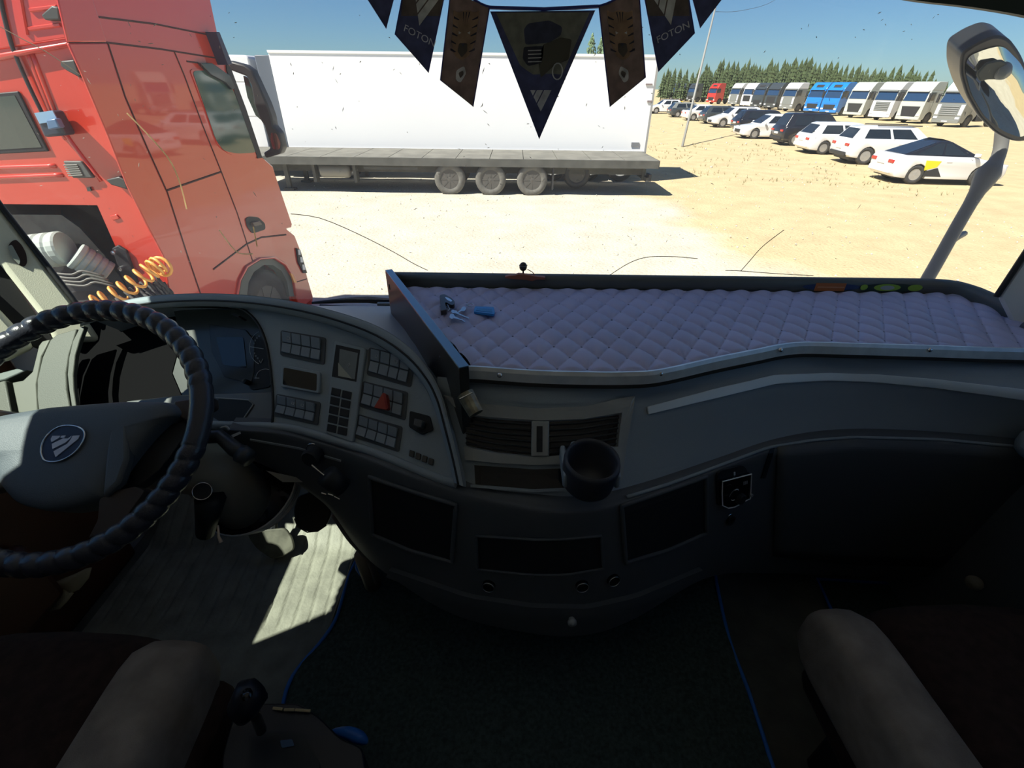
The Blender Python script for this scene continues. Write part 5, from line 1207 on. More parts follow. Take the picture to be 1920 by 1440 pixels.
switch_bank([(524, 742), (594, 757), (590, 792), (518, 775)], 4, 2, lit=((0, 1), (0, 2)))
switch_bank([(698, 655), (772, 674), (764, 720), (692, 698)], 4, 2, lit=((0, 0), (0, 2)))
switch_bank([(686, 718), (758, 738), (754, 782), (678, 758)], 4, 2)
switch_bank([(677, 780), (748, 803), (742, 842), (668, 816)], 4, 2)
# small screen
sb = fp('small_display_frame', rrect([(527, 683), (600, 697), (598, 738), (525, 725)], 5), .0, .008, M['dash'], dash, bevel=.002)
fp('small_display', rrect([(532, 689), (594, 701), (593, 733), (530, 721)], 3), .008, .0085, M['screen'], sb)
# tall centre display frame with lcd and key block
tf = fp('tall_display_frame', rrect([(626, 637), (686, 652), (662, 830), (610, 812)], 6), .0, .009, M['dash'], dash, bevel=.002)
fp('tall_display_glass', [(630, 646), (675, 656), (668, 716), (622, 706)], .009, .0095, M['dark'], tf)
fp('lcd', [(637, 654), (671, 662), (665, 711), (634, 705)], .0095, .0100, M['lcd'], tf)
mesh('lcd_figure', *g_tube([PP(x, y, FP, .0103) for x, y in [(650, 686), (654, 681), (657, 684), (653, 689), (656, 680)]], .0006, 5), M['white_ink'], tf)
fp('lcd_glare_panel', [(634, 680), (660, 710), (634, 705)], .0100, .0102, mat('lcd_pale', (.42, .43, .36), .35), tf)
for r in range(5):
    for c in range(2):
        x = 622 + c * 20 - r * 2; y = 726 + c * 5 + r * 17
        fp('key', [(x, y), (x + 17, y + 4), (x + 15, y + 18), (x - 2, y + 14)], .009, .0112, M['dark'], tf, bevel=.0008)
# hazard switch
hz = fp('hazard_switch', [(718, 736), (701, 764), (724, 768)], .008, .020, M['red_ind'], dash)
fp('hazard_side', [(718, 736), (723, 738), (728, 765), (724, 768)], .004, .020, mat('red_dark', (.30, .02, .015), .4), hz)
# parking brake lever plate and coat of small keys
pb = fp('brake_valve_plate', rrect([(768, 770), (806, 780), (812, 806), (790, 815), (766, 800)], 4), .0, .006, M['dark'], dash, bevel=.001)
fp('brake_valve_lever', rrect([(777, 784), (792, 788), (789, 802), (775, 797)], 2), .006, .030, mat('lever_grey', (.10, .10, .10), .35), pb, bevel=.002)
for k_ in range(4):
    x = 768 + k_ * 12; y = 843 + k_ * 5
    fp('preset_button', rrect([(x, y), (x + 9, y + 3), (x + 7, y + 15), (x - 2, y + 12)], 2), .0, .005, mat('preset_grey', (.07, .065, .055), .4) if k_ == 0 else bpy.data.materials['preset_grey'], dash, bevel=.001)
# knob, chrome lines and the pale triangle below the switch panel
l, n = cast(LO, 592, 850)
if l is not None:
    kb = mesh('round_knob', *g_lathe([(.020, 0), (.019, .02), (.016, .024), (0, .025)], l, n, 24), M['dark'], dash, smooth=False)
    LK = (l, n); ring_on(LK, 590, 846, .0175, .024, math.radians(70), math.radians(170), .0010, M['chrome'], kb)
mesh('chrome_lever', *g_tube([P(585, 872, d=.86), P(608, 891, d=.85)], .0016, 6), M['chrome'], dash)
for a, b in (((603, 924), (612, 927)), ((615, 926), (625, 929)), ((627, 931), (637, 936))):
    mesh('chrome_dash_mark', *g_tube([P(*a, d=.90), P(*b, d=.90)], .0014, 6), M['chrome'], dash)
LQ = (P(545, 895, d=1.0), -ray(545, 895).normalized())
slab('pale_bracket', [(498, 882), (580, 900), (583, 898), (585, 904), (530, 904)], LQ, 0, .004, mat('bracket_grey', (.30, .29, .25), .6), dash)
mesh('valve_body', *g_tube([P(612, 890, d=.90), P(640, 915, d=.92)], .022, 12), M['dark'], dash, smooth=True)
mesh('side_reach_column', *g_tube(crom([P(625, 965, z=-.83), P(655, 1010, z=-.90), P(690, 1050, z=-.96), P(706, 1092, z=-1.05)], 14), [.006] * 14, 8), mat('console_edge_grey', (.18, .17, .15), .5), dash, smooth=True)
dash_top = [[P(x, y, z=z) for x, y, z in ((150, 590, -.46), (300, 556, -.43), (500, 562, -.44), (650, 594, -.47), (760, 652, -.50), (820, 720, -.53))], None]
dt = crom(dash_top[0], 24)
mesh('dash_top', *g_loft([[p + Vector((0, .03, -.02)) for p in dt], [Vector((XL + .05 + (i / 23) * (1.05), 1.30, -.56)) for i in range(24)]]), M['dash'], dash, smooth=True)

# ================================================================ THE SHELF ON THE PASSENGER SIDE
shelf = thing('dash_shelf', 'added shelf with quilted grey mat on top of the passenger dashboard', 'shelf', (.5, 1.0, -.47))
ZS = -.46
frontc = crom([P(x, y, z=ZS) for x, y in [(862, 690), (900, 691), (1000, 698), (1100, 701), (1180, 701), (1240, 696), (1340, 674), (1420, 658), (1465, 649), (1510, 645), (1600, 647), (1740, 651), (1860, 655), (1990, 658)]], 80)
def front_y(x):
    for a, b in zip(frontc, frontc[1:]):
        if a.x <= x <= b.x: return a.y + (b.y - a.y) * (x - a.x) / (b.x - a.x)
    return frontc[0].y if x < frontc[0].x else frontc[-1].y
YBK = 1.205
bl0, bl1 = P(735, 505, z=-.425), P(878, 684, z=-.425)     # top of the side board, far and near ends
def left_x(y): return bl0.x + (bl1.x - bl0.x) * (y - bl0.y) / (bl1.y - bl0.y)
def quilt_h(x, y):
    u = x / .058 + y / .092; v = x / .058 - y / .092
    return .0098 * (abs(math.sin(math.pi * u)) * abs(math.sin(math.pi * v))) ** .40
rows = []; NT, NS = 120, 420
for j in range(NT + 1):
    t_ = j / NT; r = []
    for i in range(NS + 1):
        s = i / NS; x = (left_x(.8) + .004) + (1.17 - left_x(.8)) * s if False else None
        # columns fan between the slanted board and the right wall
        xf = bl1.x + .006 + (1.185 - bl1.x) * s; xb = bl0.x + .02 + (1.185 - bl0.x) * s
        yf = front_y(xf); yb = YBK
        x = xf + (xb - xf) * t_; y = yf + (yb - yf) * t_
        edge = min(1, t_ * 30, (1 - t_) * 30)
        r.append(Vector((x, y, ZS - .004 + quilt_h(x, y) * (.3 + .7 * edge))))
    rows.append(r)
mesh('quilted_mat', *g_loft(rows), M['quilt'], shelf, smooth=True, label='blue-grey leatherette mat stitched in diamonds')
# stitches where the seams cross
st = MB()
for a in range(-30, 60):
    for b in range(-30, 60):
        x = (a + b) / 2 * .058; y = (a - b) / 2 * .092
        if y < .76 or y > YBK - .01 or x < left_x(y) + .01 or x > 1.17 or y < front_y(x) + .006: continue
        st.add(*g_box((x, y, ZS - .0032), (.006, .0035, .0015)))
o = st.build('stitch_knots', mat('stitch_grey', (.20, .20, .26), .6), shelf); o['kind'] = 'stuff'
# board below
bot = [[p + Vector((0, .003, -.006)) for p in frontc], [Vector((p.x if p.x > bl0.x else bl0.x, YBK, ZS - .006)) for p in frontc]]
mesh('shelf_board', *g_loft(bot + [[p + Vector((0, 0, -.014)) for p in bot[1]], [p + Vector((0, 0, -.014)) for p in bot[0]]]), M['dark'], shelf)
def ribbon(name, base, prof, m, par=shelf, **k):
    """profile (outward, up) swept along a polyline in plan"""
    g = []
    for i, p in enumerate(base):
        q = base[min(i + 1, len(base) - 1)] - base[max(i - 1, 0)]; q.z = 0; q.normalize(); nn = Vector((q.y, -q.x, 0))
        g.append([p + nn * a + Vector((0, 0, b)) for a, b in prof])
    vs, fs = g_loft(g, closed_u=True); n = len(prof)
    fs.append(tuple(range(n))); fs.append(tuple((len(base) - 1) * n + k_ for k_ in reversed(range(n))))
    return mesh(name, vs, fs, m, par, **k)
ribbon('edge_trim', frontc[1:], [(-.004, .0035), (.0015, .0045), (.006, -.002), (.0095, -.0185), (.0075, -.0195), (.002, -.004), (-.004, .001)], M['alu'], label='bright aluminium angle along the front edge')
ribbon('lower_bead', frontc[1:], [(.0045, -.018), (.010, -.0187), (.011, -.026), (.004, -.027)], M['board'])
for px, py in ((937, 699), (1237, 696), (1461, 652), (1740, 652)):
    p = P(px, py + 1, z=ZS - .002); c = p + Vector((0, -.006, -.001))
    s_ = mesh('screw', *g_lathe([(.0050, 0), (.0048, .0015), (.003, .0030), (0, .0034)], c, (0, -1, .45), 14), M['chrome'], shelf, smooth=True)
# back lip, rounded right corner, right-hand lip
lipb = [P(752, 528, z=ZS) * 0 + Vector((bl0.x + .01, YBK, ZS)), Vector((.4, YBK, ZS)), Vector((1.10, YBK, ZS)), Vector((1.165, YBK - .01, ZS)), Vector((1.185, YBK - .05, ZS)), Vector((1.19, 1.0, ZS)), Vector((1.19, .86, ZS))]
lip_path = [lipb[0], lipb[1], lipb[2]] + crom(lipb[2:5], 8)[1:] + [lipb[5], lipb[6]]
ribbon('back_lip', lip_path, [(-.004, -.01), (-.002, .018), (-.006, .030), (-.016, .034), (-.024, .028), (-.024, -.02)], M['shelf_lip'], smooth=True)
# slanted side board, blue sky reflection painted on its glossy top
dirb = (bl1 - bl0).normalized(); nb = Vector((dirb.y, -dirb.x, 0)).normalized()
if nb.x > 0: nb = -nb      # pointing to the driver
th = .019
a0, a1 = bl0.copy(), bl1.copy() + dirb * .004
sb_px_far = P(748, 603, y=(bl0 + nb * th).y)
def at_z(p, z): q = p.copy(); q.z = z; return q
zb0, zb1 = -.555, -.575
poly = [at_z(a0, -.4265), at_z(a1, -.4265), at_z(a1, zb1), at_z(a0 + (a1 - a0) * .0, zb0)]
mesh('side_board', *g_prism(poly, nb * th), M['board'], shelf, bevel=.0015, label='dark smooth board closing the left end')
mesh('board_top', *g_prism([at_z(a0 + nb * th, -.4262), at_z(a1 + nb * th, -.4262), at_z(a1, -.4262), at_z(a0, -.4262)], (0, 0, .0022)), M['sky_top'], shelf, bevel=.0008, label='glossy top edge of the side board with painted blue sky reflection')
mesh('board_screw', *g_lathe([(.0022, 0), (.002, .001), (0, .0012)], a0 + (a1 - a0) * .80 + nb * th + Vector((0, 0, -.035)), nb, 10), M['steel'], shelf)
mesh('board_slot', *g_box(a0 + (a1 - a0) * .06 + nb * (th + .0003) + Vector((0, 0, -.035)), (.002, .004, .014)), M['rubber'], shelf)
# stickers on the back lip
LB = (Vector((0, YBK - .0012, 0)) + Vector((0, 0, 0)), Vector((0, -1, 0)))
def on_lip(px0, px1, f0, f1):
    """outline on the inner face of the lip between two columns; f = fraction of the lip's height"""
    o_ = []
    for px, f in ((px0, f0), (px1, f0), (px1, f1), (px0, f1)):
        b_ = P(px, 548, y=YBK - .0); o_.append(Vector((b_.x, YBK + .004, ZS + .002 + .026 * f)))
    return o_
def sticker(name, label, parts):
    t = thing(name, label, 'sticker', tuple(on_lip(parts[0][0], parts[0][1], 0, 1)[0]))
    for nm, x0, x1, f0, f1, m, d_, rd in parts:
        pass
    return t
stk_b = mat('sticker_blue', (.02, .05, .14), .4); stk_o = mat('sticker_orange', (.55, .16, .03), .4); stk_g = mat('sticker_dark_green', (.015, .04, .015), .4); stk_l = mat('sticker_lime', (.35, .55, .05), .4); stk_w = mat('sticker_grey', (.45, .48, .45), .4)
def build_sticker(label, items):
    x0 = items[0][1]; b_ = P(x0, 548, y=YBK); t = thing('sticker', label, 'sticker', (b_.x, YBK, ZS + .01), None)
    for nm, pa, pb, f0, f1, m, lv, shape in items:
        xa = P(pa, 544, y=YBK).x; xb_ = P(pb, 545, y=YBK).x; za, zb_ = ZS + .026 * f0, ZS + .026 * f1
        if shape == 'rect': pts = [(xa, za), (xb_, za), (xb_, zb_), (xa, zb_)]
        else:
            cx_, cz = (xa + xb_) / 2, (za + zb_) / 2; pts = [(cx_ + math.cos(a) * (xb_ - xa) / 2, cz + math.sin(a) * (zb_ - za) / 2) for a in [k * math.pi / 8 for k in range(16)]]
        yy = YBK + .0015 - .0008 * lv
        mesh(nm, *g_prism([Vector((x, yy, z)) for x, z in pts], (0, -.0006, 0)), m, t)
    return t
build_sticker('orange and blue sticker on the back lip of the shelf', [('blue_base', 1502, 1612, .10, .85, stk_b, 1, 'oval'), ('orange_panel', 1526, 1582, .05, .9, stk_o, 2, 'rect'), ('orange_bar', 1530, 1580, .40, .55, mat('sticker_orange_light', (.7, .3, .12), .4), 3, 'rect')])
build_sticker('lime and dark green sticker on the back lip near its right corner', [('green_base', 1608, 1730, .02, .9, stk_g, 1, 'oval'), ('lime_tip', 1611, 1624, .2, .8, stk_l, 2, 'oval'), ('lime_panel', 1636, 1686, .12, .88, stk_l, 2, 'oval'), ('grey_panel', 1648, 1674, .25, .72, stk_w, 3, 'oval'), ('lime_panel', 1700, 1727, .15, .85, stk_l, 2, 'oval')])
# ball sensor on its orange clip
def ball():
    c = P(981, 517, y=YBK + .012)
    t = thing('ball_holder', 'small dark ball on an orange-brown clip standing on the shelf lip', 'holder', tuple(c))
    oc_ = mat('clip_orange_brown', (.42, .13, .06), .45)
    base = [P(x, y, y=YBK + .006) for x, y in ((947, 516), (955, 514), (966, 513), (972, 511), (984, 512), (994, 513), (1002, 515), (1022, 517), (1022, 521), (1006, 521), (998, 524), (988, 522), (962, 520), (948, 519))]
    mesh('clip_base', *g_prism(base, (0, -.014, 0)), oc_, t, bevel=.0012)
    b = P(981, 500, y=YBK + .010)
    mesh('stem', *g_tube([P(981, 514, y=YBK + .008), b], .0022, 8), M['dark'], t)
    R_ = .0104
    mesh('ball', *g_lathe([(0, -R_ * 1.1)] + [(R_ * math.cos(a), R_ * 1.15 * math.sin(a)) for a in [math.radians(-70 + 14 * k) for k in range(11)]] + [(0, R_ * 1.15)], b, (0, 0, 1), 20), mat('ball_brown', (.035, .028, .022), .35), t, smooth=True)
    mesh('ball_band', *g_tube([b + Vector((math.cos(a) * R_ * 1.0, math.sin(a) * R_ * 1.0, .0035)) for a in [k * math.pi / 9 for k in range(18)]], .0008, 5, closed=True), M['grey_ink'], t)
    mesh('wire', *g_tube([P(989, 505, y=YBK + .008), P(998, 510, y=YBK + .006), P(1003, 516, y=YBK + .004)], .0011, 6), oc_, t)
ball()

# ---------------------------------------------------------------- the keys on the mat
def keys():
    zt = ZS + .0065
    pl = (Vector((0, 0, zt)), Vector((0, 0, 1)))
    t = thing('key_bunch', 'bunch of keys with black fob and blue tag lying on the quilted mat', 'keys', tuple(P(860, 585, z=zt)))
    def ks(nm, px, t0, t1, m, par=t, **k): return slab(nm, px, pl, t0, t1, m, par, **k)
    fob = ks('remote_fob', rrect([(824, 553), (833, 551), (846, 558), (853, 565), (852, 571), (846, 572), (836, 566), (828, 580), (825, 570)], 3), 0, .010, mat('fob_brown', (.03, .022, .018), .3, coat=.3), bevel=.0015)
    ks('fob_flap', rrect([(825, 556), (831, 556), (838, 580), (826, 583)], 2), .0, .012, mat('fob_tan', (.07, .05, .04), .3), fob, bevel=.001)
    ks('fob_shine', rrect([(834, 557), (840, 558), (848, 563), (846, 566), (838, 562)], 1.5), .010, .011, M['chrome'], fob)
    tag_ = ks('key_tag', rrect([(890, 574), (926, 575), (928, 585), (926, 589), (888, 584)], 2.5), .0, .006, mat('tag_blue', (.02, .30, .75), .3, coat=.4), bevel=.001, label='bright blue plastic tag')
    ks('tag_window', [(894, 578), (923, 579), (923, 585), (892, 582)], .006, .0066, mat('tag_blue_light', (.03, .26, .60), .25), tag_)
    def ring(px, py, r, nm='split_ring'):
        c = P(px, py, z=zt) + Vector((0, 0, .004))
        return mesh(nm, *g_tube([c + Vector((math.cos(a) * r, math.sin(a) * r * .9, math.sin(a * 2) * .002)) for a in [k * math.pi / 12 for k in range(24)]], .0011, 6, closed=True), M['steel'], t, smooth=True)
    ring(881, 575, .0090); ring(842, 575, .0060); ring(838, 582, .006); ring(833, 578, .010)
    def key(hx, hy, tx, ty, r=4.5, w_=1.5, lift=.002):
        """round bow at h, toothed blade towards t (pixels on the mat plane)"""
        dx, dy = tx - hx, ty - hy; L = math.hypot(dx, dy); ux, uy = dx / L, dy / L; nx, ny = -uy, ux
        pts = []
        for k in range(11):
            a = math.radians(40 + k * 28); pts.append((hx + ux * math.cos(a) * r + nx * math.sin(a) * r * .8, hy + uy * math.cos(a) * r + ny * math.sin(a) * r * .8))
        bl = []
        for k in range(7):
            s = r + (L - r) * k / 6; q = w_ * (.9 if k % 2 else .55)
            bl.append((hx + ux * s - nx * q, hy + uy * s - ny * q))
        end = [(tx + nx * w_ * .5, ty + ny * w_ * .5), (hx + ux * r + nx * w_, hy + uy * r + ny * w_)]
        pts = [(hx + ux * r * .9 + nx * w_, hy + uy * r * .9 + ny * w_)] + pts + bl + end[:1]
        return ks('key', pts, lift, lift + .0018, M['steel'])
    key(869, 579, 855, 588, 5); key(848, 592, 872, 603, 4.6, 1.5, .003); key(847, 594, 868, 600, 4.4, 1.3, .005); key(850, 584, 880, 597, 4, 1.4, .004)
    ks('key_link', rrect([(846, 582), (856, 582), (858, 586), (848, 587)], 1.5), .002, .005, M['steel'])
keys()

# ================================================================ STEERING WHEEL
WC = P(130, 800, d=.82); TA = math.radians(39)
wn = Vector((0, -math.sin(TA), math.cos(TA))); wu = Vector((1, 0, 0)); wv = wn.cross(wu)   # wv points up the wheel
def steering():
    t = thing('steering_wheel', 'large black steering wheel with laced leather cover and round emblem', 'steering wheel', tuple(WC))
    Rm, r0 = .2260, .0195
    N, Sg = 720, 16; vs = []; fs = []
    for i in range(N):
        th_ = 2 * math.pi * i / N; rad = wu * math.cos(th_) + wv * math.sin(th_)
        deg = math.degrees(th_) % 360
        # smooth grip section on the right, laced lumps everywhere else
        amp = 1.0
        if deg < 20 or deg > 352: amp = .12
        for k in range(Sg):
            ph = 2 * math.pi * k / Sg
            w_ = abs(math.sin(27 * th_ + ph * .5 * (1 if deg < 200 or deg > 300 else -1) * 1.0)) ** .45
            w2 = abs(math.sin(27 * th_ + (ph % (2 * math.pi)) * .5)) ** .5
            rr_ = r0 * (.84 + .20 * w2 * amp + .14 * (1 - amp))
            vs.append(WC + rad * (Rm + math.cos(ph) * rr_) + wn * math.sin(ph) * rr_)
    for i in range(N):
        for k in range(Sg):
            fs.append((i * Sg + k, i * Sg + (k + 1) % Sg, ((i + 1) % N) * Sg + (k + 1) % Sg, ((i + 1) % N) * Sg + k))
    mesh('rim', vs, fs, M['leather'], t, smooth=True, label='black leather rim cover laced in slanted lumps')
    HPl = (WC - wn * .045, wn)
    def h(name, px, t0, t1, m, par=t, **k): return slab(name, px, HPl, t0, t1, m, par, **k)
    pad = rrect([(-75, 812), (0, 783), (100, 766), (240, 755), (330, 756), (345, 778), (318, 790), (285, 822), (248, 868), (224, 905), (205, 936), (190, 938), (150, 954), (100, 961), (40, 946), (8, 905), (2, 870), (-25, 860), (-80, 850)], 22, 5)
    # domed horn pad
    pts = [PP(x, y, HPl) for x, y in pad]; c = PP(105, 848, HPl)
    rings = [[p - wn * .045 for p in pts]] + [[c + (p - c) * s + wn * z for p in pts] for s, z in ((1, 0), (.985, .010), (.94, .017), (.80, .022), (.5, .025), (.15, .026))]
    v2, f2 = g_loft(rings, closed_u=True); n = len(pts); f2.append(tuple(6 * n + i for i in range(n)))
    mesh('horn_pad', v2, f2, M['hub'], t, smooth=True)
    EP = (HPl[0] + wn * .026, wn)
    ec = [(77 + 0, 848), (80, 830), (93, 812), (112, 800), (135, 798), (154, 804), (159, 816), (152, 834), (138, 850), (118, 862), (98, 866), (83, 862)]
    em = slab('emblem_base', rrect(ec, 8, 4), EP, -.002, .0015, mat('emblem_navy', (.03, .045, .10), .35), t)
    mesh('emblem_ring', *g_tube(crom([PP(x, y, EP, .0018) for x, y in ec + ec[:1]], 50)[:-1], .0016, 8, closed=True), M['chrome'], em, smooth=True)
    lm = mat('emblem_silver', (.80, .85, 1.0), .3)
    # slanted bars of the triangle logo (scale 4.236 from the close view)
    for q in ([(95, 823), (98, 817), (113, 817), (110, 821), (96, 829)], [(115, 817), (123, 816), (120, 821), (113, 821)], [(97, 832), (118, 822), (127, 822), (134, 817), (130, 823), (122, 830), (98, 842)], [(136, 817), (149, 816), (146, 823), (104, 857), (100, 846), (126, 832), (133, 823)]):
        slab('emblem_bar', q, EP, .0015, .0030, lm, em)
    # spokes: gloss control panel on the right, brown-silver lower spoke
    h('control_panel', rrect([(352, 770), (340, 790), (318, 795), (285, 826), (250, 872), (226, 912), (222, 925), (262, 910), (300, 880), (345, 820), (372, 780)], 6), -.035, -.010, M['rubber'], bevel=.003)
    for (x, y) in ((302, 792), (278, 812), (252, 838)):
        q = PP(x, y, HPl, -.009); mesh('control_button', *g_box(q, (.009, .004, .003)), M['bezel'], t, bevel=.001)
    sp_m = mat('spoke_satin', (.07, .055, .05), .3, metal=.4)
    h('lower_spoke', rrect([(186, 936), (215, 920), (252, 912), (272, 920), (252, 948), (225, 985), (165, 1010), (183, 975)], 5), -.02, .012, sp_m, bevel=.006)
    h('upper_spoke', rrect([(325, 752), (352, 748), (392, 740), (395, 760), (350, 790), (330, 778)], 5), -.03, .0, sp_m, bevel=.006)
    h('spoke_cover', [(204, 800), (236, 790), (238, 860), (222, 905), (190, 934), (196, 870)], .002, .0245, M['hub'], bevel=.006)
    # mirrored spokes on the left, outside the photograph
    for sgn in (-1,):
        for (u, v) in ((.13, .03), (.12, -.13)):
            a = WC - wn * .06 + wu * (-u * 1.0) + wv * v * .7; b = WC + wu * (-u * 1.70) + wv * v * 1.0 - wn * .005
            mesh('left_spoke', *g_tube([a, b], [.014, .011], 10), sp_m, t, smooth=True)
    mesh('hub_core', *g_tube([WC - wn * .05, WC - wn * .14], [.055, .07], 20), M['dark'], t, smooth=True)
steering()

def column():
    base = P(470, 985, x=-.70)
    top = WC - wn * .15
    t = thing('steering_column', 'dark steering column with shroud, stalk and ribbed bellows below the wheel', 'steering column', tuple(base))
    a = P(395, 880, d=1.00); b = P(478, 952, d=1.12)
    mesh('column_shroud', *g_tube([top, top + (a - top) * .5, a, b], [.075, .072, .062, .070], 22), mat('shroud_grey', (.34, .33, .27), .4), t, smooth=True)
    ax = (b - a).normalized()
    mb_ = []
    prof = []
    for k in range(5): prof += [(.083 - .003 * k, .008 * k * 1.3), (.096 - .004 * k, .004 + .008 * k * 1.3), (.083 - .003 * k, .008 + .008 * k * 1.3)]
    bc = P(462, 905, d=1.10); bx = (-wn + Vector((.12, 0, -.25))).normalized()
    be = mesh('bellows', *g_lathe([(.118, 0), (.112, .03), (.100, .055), (.06, .06)], bc, bx, 40), M['gloss'], t, smooth=True)
    bu = bx.orthogonal().normalized(); bv = bx.cross(bu); rm = mat('ridge_sunlit', (.75, .78, .76), .22, coat=.5)  # pale colour stands for sunlight on the bellows ribs
    for k in range(4):
        rr_ = .1185 - .0035 * k; cc = bc + bx * (.004 + .0135 * k)
        mesh('bellows_ridge', *g_tube([cc + (bu * math.cos(q * math.pi / 24) + bv * math.sin(q * math.pi / 24)) * rr_ for q in range(48)], .0032, 6, closed=True), rm, be, smooth=True)
    # right stalk
    s0 = WC + wu * .09 - wn * .11; s1 = P(412, 818, d=.93); s2 = P(440, 842, d=.92); s3 = P(466, 856, d=.91)
    st_ = mesh('stalk', *g_tube([s0, s1, s2, s3], [.010, .014, .015, .014], 12), mat('stalk_grey', (.05, .055, .06), .35), t, smooth=True)
    mesh('stalk_tip', *g_tube([P(452, 850, d=.912), P(468, 860, d=.908)], [.0185, .017], 14), bpy.data.materials['stalk_grey'], st_, smooth=True)
    mesh('stalk_mark', *g_tube(crom([P(414, 803, d=.93), P(424, 800, d=.93), P(430, 806, d=.93)], 8), .0025, 6), mat('stalk_white', (.55, .56, .55), .4), st_, smooth=True)
    LQ = (P(440, 815, d=.94), -ray(440, 815).normalized())
    slab('stalk_label', [(433, 816), (450, 809), (452, 813), (437, 820)], LQ, 0, .002, bpy.data.materials['stalk_white'], st_)
    kc = P(379, 921, d=.93); kn = -ray(379, 921).normalized()
    ig = mesh('ignition_barrel', *g_lathe([(.017, -.04), (.017, .0), (.008, .001), (0, .001)], kc, kn, 22), M['dark'], t, smooth=False)
    u_ = kn.orthogonal().normalized(); v_ = kn.cross(u_)
    mesh('ignition_ring', *g_tube([kc + (u_ * math.cos(a_) + v_ * math.sin(a_)) * .0165 + kn * .001 for a_ in [k * math.pi / 12 for k in range(24)]], .0014, 6, closed=True), M['chrome'], ig, smooth=True)
    mesh('column_lock_body', *g_tube([P(395, 935, d=.95), P(385, 1000, d=1.0)], [.028, .018], 12), M['dark'], t, smooth=True)
    mesh('hanging_cord', *g_tube([P(409, 985, d=.93), P(410, 1006, d=.93), P(415, 1017, d=.93)], [.0015, .0025, .004], 7), mat('cord_cream', (1, .8, .6), .5), t, smooth=True)
column()

# ================================================================ FLOOR, PEDALS, MATS
def pedals():
    for nm, lab, px, d0, m, rib_n in (
        ('pedal', 'pale worn foot pedal below the bellows of the steering column', [(462, 996), (535, 990), (548, 1010), (552, 1030), (530, 1044), (510, 1049), (482, 1030), (468, 1012)], 1.50, mat('pedal_grey', (.13, .13, .10), .5, var=.3, vscale=30), 0),
        ('pedal', 'dark rounded foot pedal with worn rim right of the column', [(550, 955), (558, 930), (600, 915), (618, 935), (620, 965), (612, 985), (596, 996), (576, 998), (558, 988), (552, 972)], 1.28, mat('pedal_brown', (.045, .038, .028), .5), 0)):
        c = P(px[0][0], px[0][1], d=d0); pl = (P(sum(q[0] for q in px) / len(px), sum(q[1] for q in px) / len(px), d=d0), Vector((.1, -.75, .65)).normalized())
        t = thing(nm, lab, 'pedal', tuple(pl[0]))
        slab('pedal_pad', rrect(px, 8), pl, 0, .012, m, t, bevel=.003)
        mesh('pedal_arm', *g_tube([pl[0] - pl[1] * .01, pl[0] + Vector((0, .12, .18))], .012, 8), M['dark'], t)
        if 'rounded' in lab: mesh('worn_rim', *g_tube([PP(x, y, pl, .013) for x, y in px[5:]], .0016, 6), mat('worn_tan', (.20, .16, .10), .6), t, smooth=True)
pedals()
def driver_mat():
    t = thing('floor_mat', 'grey grooved rubber mat on the driver side floor, half in sunlight', 'floor mat', (-.8, .7, FLZ))
    x0, x1, y0, y1 = -1.18, -.50, .12, 1.20
    NX, NY = 150, 60; rows = []
    for j in range(NY + 1):
        y = y0 + (y1 - y0) * j / NY; r = []
        for i in range(NX + 1):
            x = x0 + (x1 - x0) * i / NX
            z = FLZ + .014 + .004 * math.sin(x * 9 + y * 6)
            gx = x + (y - .9) * .10
            if y > .74 and (gx * 24) % 1 < .10: z -= .0055
            if y > 1.0: z += (y - 1.0) * .5
            r.append(Vector((x, y, z)))
        rows.append(r)
    vs, fs = g_loft(rows); mesh('mat_sheet', vs, fs, M['mat'], t, smooth=True)
    mesh('mat_rim', *g_tube([Vector((x0, y0, FLZ + .012)), Vector((x1, y0, FLZ + .012)), Vector((x1, 1.0, FLZ + .012))], .008, 6), M['floor'], t)
driver_mat()
def tunnel():
    # covered engine tunnel between the seats
    z = -1.14
    e = crom([P(x, y, z=z) for x, y in [(668, 1050), (655, 1078), (645, 1110), (630, 1160), (600, 1205), (565, 1245), (540, 1285), (528, 1340), (520, 1440), (512, 1520)]], 30)
    r = crom([P(x, y, z=z) for x, y in [(1340, 1062), (1345, 1100), (1368, 1200), (1405, 1300), (1450, 1440), (1475, 1520)]], 30)
    t = thing('tunnel_carpet', 'dark green-grey carpet with blue piping over the raised middle tunnel', 'carpet', (0, .5, FLZ))
    mesh('carpet_top', *g_loft([[a + (b - a) * k / 12 + Vector((0, 0, .004 * math.sin(k * 1.7 + i * .5))) for k in range(13)] for i, (a, b) in enumerate(zip(e, r))]), M['carpet'], t, smooth=True)
    mesh('carpet_side', *g_loft([e, [Vector((p.x - .03, p.y, FLZ)) for p in e]]), M['carpet'], t, smooth=True)
    mesh('carpet_side', *g_loft([r, [Vector((p.x + .03, p.y, FLZ)) for p in r]]), M['carpet'], t, smooth=True)
    mesh('blue_piping', *g_tube(e, .0045, 8), M['blue'], t, smooth=True)
    mesh('blue_piping', *g_tube(r, .0045, 8), M['blue'], t, smooth=True)
    mesh('blue_corner', *g_tube(crom([P(676, 1052, z=-1.10), P(672, 1065, z=-1.11), P(690, 1085, z=-1.12), P(712, 1098, z=-1.12)], 12), .009, 8), M['blue'], t, smooth=True)
    t2 = mesh('tunnel_wall_piece', *g_tube([P(678, 1040, d=1.12), P(700, 1095, d=1.22)], [.018, .022], 10), mat('tan_bracket', (.22, .20, .15), .6), t, smooth=True)
tunnel()
